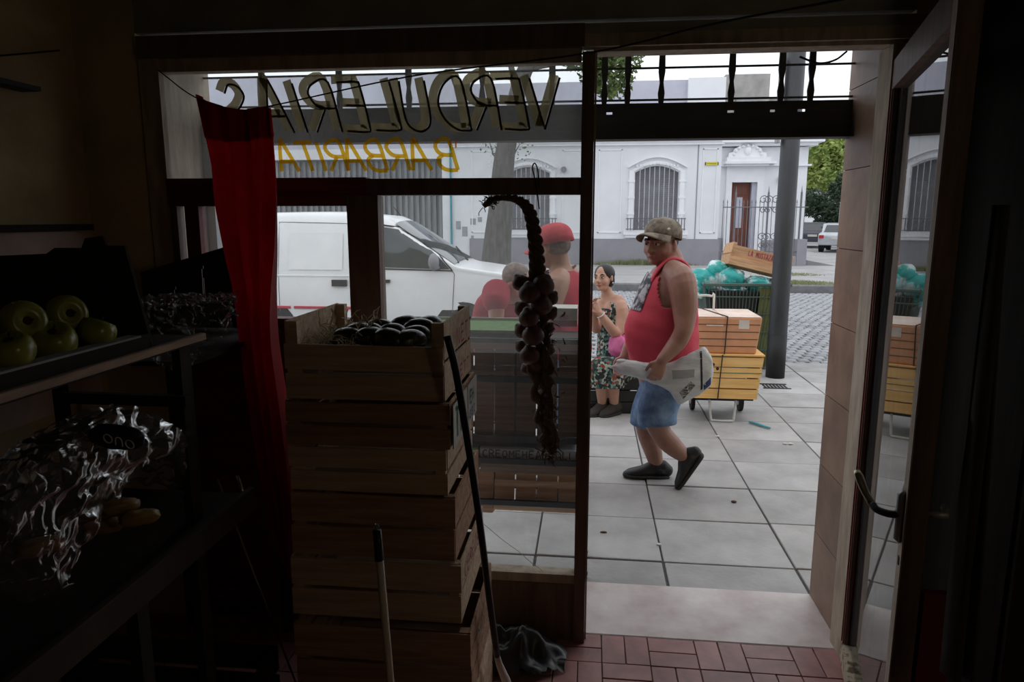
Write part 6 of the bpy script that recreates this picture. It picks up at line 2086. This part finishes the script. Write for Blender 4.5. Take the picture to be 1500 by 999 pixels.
# pinkish board above
pbd = thing('wall_board', 'pinkish painted board with nail heads on the left wall behind the apples', 'board', (-1.82, 1.9, 1.2))
fixn(MB().prism([(1.3, .95), (2.42, .95), (2.42, 1.56), (2.36, 1.575), (1.3, 1.575)], 0, -1.87, -1.845).build('panel', 'pink_board', pbd))
MB().span(-1.87, -1.82, 1.2, 2.43, 1.578, 1.60).build('top_rail', 'dark_wood', pbd)
for (y, z) in ((1.95, 1.52), (2.10, 1.46), (2.28, 1.50), (2.33, 1.40)):
    MB().ell((-1.842, y, z), (.004, .007, .007), nu=8, nv=6).build('nail_head', 'black', pbd)
# cardboard tray with apples (open box, ragged flaps)
ab = thing('fruit_box', 'open dark cardboard fruit box of green apples on the upper shelf', 'box', (-1.13, 1.1, 1.36))
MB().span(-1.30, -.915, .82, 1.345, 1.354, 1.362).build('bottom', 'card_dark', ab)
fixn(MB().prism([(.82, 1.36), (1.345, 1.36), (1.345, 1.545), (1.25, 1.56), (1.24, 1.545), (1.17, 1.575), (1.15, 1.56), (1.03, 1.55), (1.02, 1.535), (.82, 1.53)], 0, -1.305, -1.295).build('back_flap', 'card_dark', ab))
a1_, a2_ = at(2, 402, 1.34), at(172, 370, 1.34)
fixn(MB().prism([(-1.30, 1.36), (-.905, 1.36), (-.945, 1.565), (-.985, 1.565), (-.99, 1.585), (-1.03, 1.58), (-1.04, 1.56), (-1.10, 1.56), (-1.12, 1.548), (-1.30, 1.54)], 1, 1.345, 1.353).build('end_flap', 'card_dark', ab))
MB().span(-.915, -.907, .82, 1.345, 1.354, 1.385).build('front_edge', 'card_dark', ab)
mb = MB()
mb.span(-.925, -.895, .80, 1.30, 1.384, 1.388)
mb.build('paper_lip', 'paper_grey', ab)
def apfn(d):
    r_ = 1 + .05 * abs(d.z)
    if d.z > .72: r_ -= .50 * ((d.z - .72) / .28) ** 1.6
    if d.z < -.8: r_ -= .35 * ((-d.z - .8) / .2) ** 2 * .4
    return r_
apm = MB().ell((0, 0, 0), (.042, .042, .038), nu=28, nv=20, fn=apfn).build('flesh', 'apple', None, smooth=True)
apm.hide_render = False
def apple(label, loc, rot, s, first=None):
    t = thing('apple', label, 'apple', tuple(loc), rot=rot, group='green apples in the box on the upper shelf')
    if first: f_ = apm
    else:
        f_ = apm.copy(); COL.objects.link(f_)
    f_.parent = t; f_.name = 'skin'
    f_.scale = (s, s, s)
    st = MB().tube([(0, 0, .016 * s), (.002, 0, .030 * s), (.005, 0, .040 * s)], [.0014, .0016, .002], n=6).build('stem', 'crate_dark', t, world=False)
    MB().ell((0, 0, .019 * s), (.012, .012, .007), nu=12, nv=6).build('hollow_shade', 'crate_dark', t, world=False)  # dark disc paints the shade inside the hollow end
    return t
# eye ends towards the viewer
apple('green apple nearest the box corner at the frame edge, upper left, hollow end facing out', at(33, 472, 1.12), (R(78), 0, R(62)), .92, True)
apple('green apple topmost in the box with its dark hollow end showing', at(97, 460, 1.22), (R(80), 0, R(58)), .88)
apple('green apple low in the front row, middle', at(78, 500, 1.14), (R(30), 0, R(40)), .92)
apple('yellower green apple at the lower left frame edge', at(18, 513, 1.02), (R(20), 0, R(10)), .80)
apple('small green apple at the right end of the box', at(143, 486, 1.23), (R(25), 0, R(140)), .78)
# black plastic crate with slots, and film
bc = thing('plastic_crate', 'black plastic produce crate with slotted sides tilted at the end of the upper shelf', 'crate', tuple(at(265, 430, 2.34)))
def slotted(p00, p10, p11, p01, slots, th, name):
    """wall quad with rounded slots: built as a frame of strips between the slots (u along, v up)"""
    p00, p10, p11, p01 = (Vector(p) for p in (p00, p10, p11, p01))
    def S(u, v): return p00 * (1 - u) * (1 - v) + p10 * u * (1 - v) + p11 * u * v + p01 * (1 - u) * v
    nrm = (p10 - p00).cross(p01 - p00).normalized() * th
    nu, nv = 60, 24
    vs, fs = [], []
    for j in range(nv + 1):
        for i in range(nu + 1):
            vs.append(S(i / nu, j / nv))
    def inside(u, v):
        for (cu_, cv, hw, hv) in slots:
            du, dv = abs(u - cu_) / hw, max(0, abs(v - cv) - (hv - hw * 2)) / (hw * 2)
            if du * du + dv * dv < 1: return True
        return False
    for j in range(nv):
        for i in range(nu):
            if not inside((i + .5) / nu, (j + .5) / nv):
                a = j * (nu + 1) + i
                fs.append((a, a + 1, a + nu + 2, a + nu + 1))
    o = MB().add(vs, fs).build(name, 'black_plastic', bc)
    s = o.modifiers.new('thick', 'SOLIDIFY'); s.thickness = th
    return o
def quadbox(mb, pts, th):
    pts = [Vector(p) for p in pts]
    n = (pts[1] - pts[0]).cross(pts[2] - pts[0]).normalized() * th
    k = len(pts)
    mb.add(pts + [p + n for p in pts], [tuple(range(k)), tuple(reversed(range(k, 2 * k)))] + [(i, (i + 1) % k, k + (i + 1) % k, k + i) for i in range(k)])
    return mb
q00, q10, q11, q01 = at(214, 482, 2.30), at(350, 472, 2.36), at(345, 357, 2.36), at(205, 399, 2.30)
slotted(q00, q10, q11, q01, [(.38, .40, .045, .22), (.67, .58, .04, .24)], .006, 'side_wall')
off = Vector((.01, .12, 0))
slotted(q00 + off, q10 + off, q11 + off - Vector((0, 0, .012)), q01 + off, [(.36, .5, .07, .3), (.66, .6, .12, .42)], .006, 'far_wall')
fixn(quadbox(MB(), [q00, q10, q10 + off, q00 + off], .006).build('bottom', 'black_plastic', bc))
fixn(quadbox(MB(), [q00, q00 + off, q01 + off, q01], .006).build('end_wall', 'black_plastic', bc))
fixn(quadbox(MB(), [q10, q10 + off, q11 + off, q11], .006).build('end_wall', 'black_plastic', bc))
def crumple(name, label, P, nu, nv, amp, sc, seed, m='clear_plastic', cat='plastic film', parts=None, sm=False):
    """P(u, v) base surface; creased by folded noise"""
    vs, fs = [], []
    for j in range(nv + 1):
        for i in range(nu + 1):
            u, v = i / nu, j / nv
            p = P(u, v)
            q = p * sc + Vector((seed, seed * 2, 0))
            d = Vector((abs(noise.noise(q)) - .25, abs(noise.noise(q + Vector((7, 3, 1)))) - .25, abs(noise.noise(q * 1.0 + Vector((1, 9, 4)))) - .25))
            d += .5 * Vector((abs(noise.noise(q * 2.7)), abs(noise.noise(q * 2.7 + Vector((5, 0, 0)))), abs(noise.noise(q * 2.7 + Vector((0, 5, 0))))))
            vs.append(p + d * amp)
    for j in range(nv):
        for i in range(nu):
            a = j * (nu + 1) + i
            fs.append((a, a + 1, a + nu + 2, a + nu + 1))
    return vs, fs
c00, c10, c01, c11 = at(190, 480, 1.50), at(345, 466, 1.80), at(205, 442, 1.95), at(340, 432, 2.15)
def Pf(u, v):
    p = c00 * (1 - u) * (1 - v) + c10 * u * (1 - v) + c01 * (1 - u) * v + c11 * u * v
    drop = max(0, .35 - v) / .35
    p.z -= .12 * drop ** 1.3 * math.sin(math.pi * min(1, u * 1.1)) ** .6
    p.z += .02 * math.sin(math.pi * v)
    return p
vs, fs = crumple('', '', Pf, 120, 80, .035, 20, 3)
tag(MB().add(vs, fs).build('plastic_film', 'clear_plastic', smooth=True), 'crumpled clear plastic film spilling over the end of the upper shelf', 'plastic film')
# big clear bag on the lower shelf
pbg = thing('plastic_bag', 'large crumpled clear plastic bag over produce on the lower shelf', 'bag', (-1.05, 1.05, .93))
R0 = [at(-30, 690, .95), at(60, 628, 1.08), at(150, 598, 1.18), at(215, 608, 1.26), at(276, 641, 1.34)]
R1 = [at(-40, 760, .92), at(30, 690, 1.0), at(105, 655, 1.06), at(170, 668, 1.14), at(192, 712, 1.20)]
R2 = [at(-40, 840, .90), at(20, 770, .95), at(70, 745, 1.0), at(105, 770, 1.04), at(120, 840, 1.06)]
R3 = [at(-40, 900, .90), at(0, 880, .93), at(40, 886, .95), at(80, 870, .98), at(115, 850, 1.02)]
rows_ = [bez(r_, 25) for r_ in (R0, R1, R2, R3)]
nu_ = len(rows_[0]) - 1
_bc = {}
def Pb(u, v):
    i = min(int(round(u * nu_)), nu_)
    if i not in _bc: _bc[i] = bez([r_[i] for r_ in rows_], 20)
    c_ = _bc[i]
    k = min(int(round(v * (len(c_) - 1))), len(c_) - 1)
    p = c_[k].copy()
    p.y -= .05 * math.sin(math.pi * v) 
    return p
vs, fs = crumple('', '', Pb, 100, 60, .024, 17, 9)
fo = MB().add(vs, fs).build('film', 'clear_plastic', pbg, smooth=True)
sd = fo.modifiers.new('sub', 'SUBSURF'); sd.levels = sd.render_levels = 1
def Pb2(u, v):
    a = R0[0].lerp(R0[-1], u); i = min(int(round(u * nu_)), nu_)
    a = rows_[0][i]
    p = a.lerp(a + Vector((-.12, .16, -.22)), v)
    p.z += .02 * math.sin(math.pi * v)
    return p
vs, fs = crumple('', '', Pb2, 100, 34, .022, 18, 19)
fo = MB().add(vs, fs).build('film', 'clear_plastic', pbg, smooth=True)
sd = fo.modifiers.new('sub', 'SUBSURF'); sd.levels = sd.render_levels = 1
nl = lumpy(at(172, 640, 1.12), (.045, .012, .022), 41, .3, .2, amp=.1)
nlo = nl.build('printed_label', 'navy_label', pbg, smooth=True)
Oq = at(156, 642, 1.095)
uu = (at(190, 651, 1.10) - at(156, 642, 1.095)); vv = Vector((0, 0, .014))
mb = MB()
for k, off_ in enumerate((0.0, .47, .94)):
    c = Oq + uu * (off_ + .06)
    if k != 1:
        mb.tube([c + uu.normalized() * .0075 * math.cos(t) + Vector((0, 0, .0075 * math.sin(t))) for t in [i * 6.2832 / 14 for i in range(15)]], .0012, n=5)
    else:
        mb.tube([c + uu.normalized() * .006 * math.cos(t) + Vector((0, 0, .0075 * math.sin(t))) for t in [i * 3.1416 / 8 for i in range(9)]], .0012, n=5)
        for s in (-1, 1):
            mb.tube([c + uu.normalized() * .006 * s, c + uu.normalized() * .006 * s - Vector((0, 0, .008))], .0012, n=5)
mb.build('lettering', 'tape', pbg)
for k, (px, py) in enumerate(((145, 748), (152, 770), (118, 760), (205, 758), (176, 742), (60, 800))):
    c = at(px, py, 1.16 if px > 100 else 1.0)
    c.z = max(c.z, .955)
    o = lumpy(c, (.034, .015, .014), 50 + k, .5 + .1 * k, .1, amp=.15)
    tag(o.build('pepper', 'pepper', smooth=True), ['upper yellowish vegetable seen through the clear bag', 'lower yellowish vegetable seen through the clear bag', 'dull vegetable left of the two yellowish ones in the bag', 'rightmost dull vegetable under the clear bag', 'brownish vegetable between the yellow ones and the bag corner', 'dark vegetable at the near end under the clear bag'][k], 'vegetable', 'vegetables under the clear bag')
# hanging strips catching the light between shelf and curtain
for k, (a, b, r_, lab) in enumerate((((350, 703), (362, 738), .006, 'short shiny metal strip, upper one beside the curtain foot'), ((327, 722), (366, 824), .0035, 'long thin shiny rod standing in the dark left of the curtain foot'), ((290, 750), (303, 783), .0015, 'faint thin rod left of the longer shiny rod'))):
    p_, q_ = at(*a, 2.0), at(*b, 2.0)
    d = (q_ - p_)
    tag(MB().tube([p_ - d * .2, q_ + d * (q_.z / max(.05, -d.z) if k == 1 else .3) * .98], r_, n=6).build('metal_rod', 'silver', smooth=True), lab, 'rod')
sh3 = thing('floor_crates', 'dark crate on the floor beneath the lower shelf', 'crate', (-1.3, 1.5, 0))
MB().span(-1.7, -.95, 1.3, 1.9, 0, .012).build('bottom', 'crate_dark', sh3)
for k in range(3):
    MB().span(-1.7, -.95, 1.295, 1.303, .02 + .1 * k, .10 + .1 * k).build('slat', 'crate_dark', sh3)
    MB().span(-.958, -.95, 1.303, 1.9, .02 + .1 * k, .10 + .1 * k).build('slat', 'crate_dark', sh3)
    MB().span(-1.7, -.95, 1.897, 1.905, .02 + .1 * k, .10 + .1 * k).build('slat', 'crate_dark', sh3)
sh3.name = 'wooden_crate'
# support table carrying the black crate end
tb = thing('trestle', 'dark wooden trestle holding up the black plastic crate in the window corner', 'trestle', (-1.35, 2.15, 0))
MB().span(-1.60, -1.14, 1.85, 2.47, 1.20, 1.215).build('top', 'dark_wood', tb)
for (x, y) in ((-1.57, 1.88), (-1.17, 1.88), (-1.57, 2.44), (-1.17, 2.44)):
    MB().span(x - .015, x + .015, y - .015, y + .015, 0, 1.20).build('leg', 'dark_wood', tb)

# ------------------------------------------------------------------ dark things at the right
cbn = thing('shade_cupboard', 'added tall dark cupboard hiding the lit wall beyond the door leaf', 'shade_cupboard', (1.7, 2.2, 0))  # added so that the lit wall behind it reads dark
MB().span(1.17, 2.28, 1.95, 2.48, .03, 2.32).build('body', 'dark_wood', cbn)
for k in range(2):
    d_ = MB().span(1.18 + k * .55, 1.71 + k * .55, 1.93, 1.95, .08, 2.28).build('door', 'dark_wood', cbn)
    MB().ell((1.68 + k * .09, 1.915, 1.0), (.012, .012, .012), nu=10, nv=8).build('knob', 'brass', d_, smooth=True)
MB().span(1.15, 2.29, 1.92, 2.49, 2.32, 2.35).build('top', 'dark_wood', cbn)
rpk = MB()
p_, q_ = at(1368, 870, 1.62), at(1372, 1000, 1.62)
tag(MB().span(p_.x - .02, p_.x + .05, 1.62, 1.64, 0, p_.z).build('plank', 'red_plank'), 'dark red painted plank standing behind the open glass door', 'plank')
hc_ = []
for i in range(20):
    for k in range(9):
        t, s = i / 19, k / 8
        a_, b_ = at(1455 - 70 * t + 0 * s, 300 + 690 * t, 1.50), at(1480 - 60 * t, 300 + 690 * t, 1.50)
        p = a_.lerp(b_, s)
        p.y += .02 * math.sin(s * 9 + t * 2)
        hc_.append(p)
fs = [(i * 9 + k, i * 9 + k + 1, (i + 1) * 9 + k + 1, (i + 1) * 9 + k) for i in range(19) for k in range(8)]
o = MB().add(hc_, fs).build('hanging_apron', 'dark_cloth', smooth=True)
so = o.modifiers.new('thick', 'SOLIDIFY'); so.thickness = .006
tag(o, 'long drab cloth hanging down beyond the open door leaf', 'cloth')
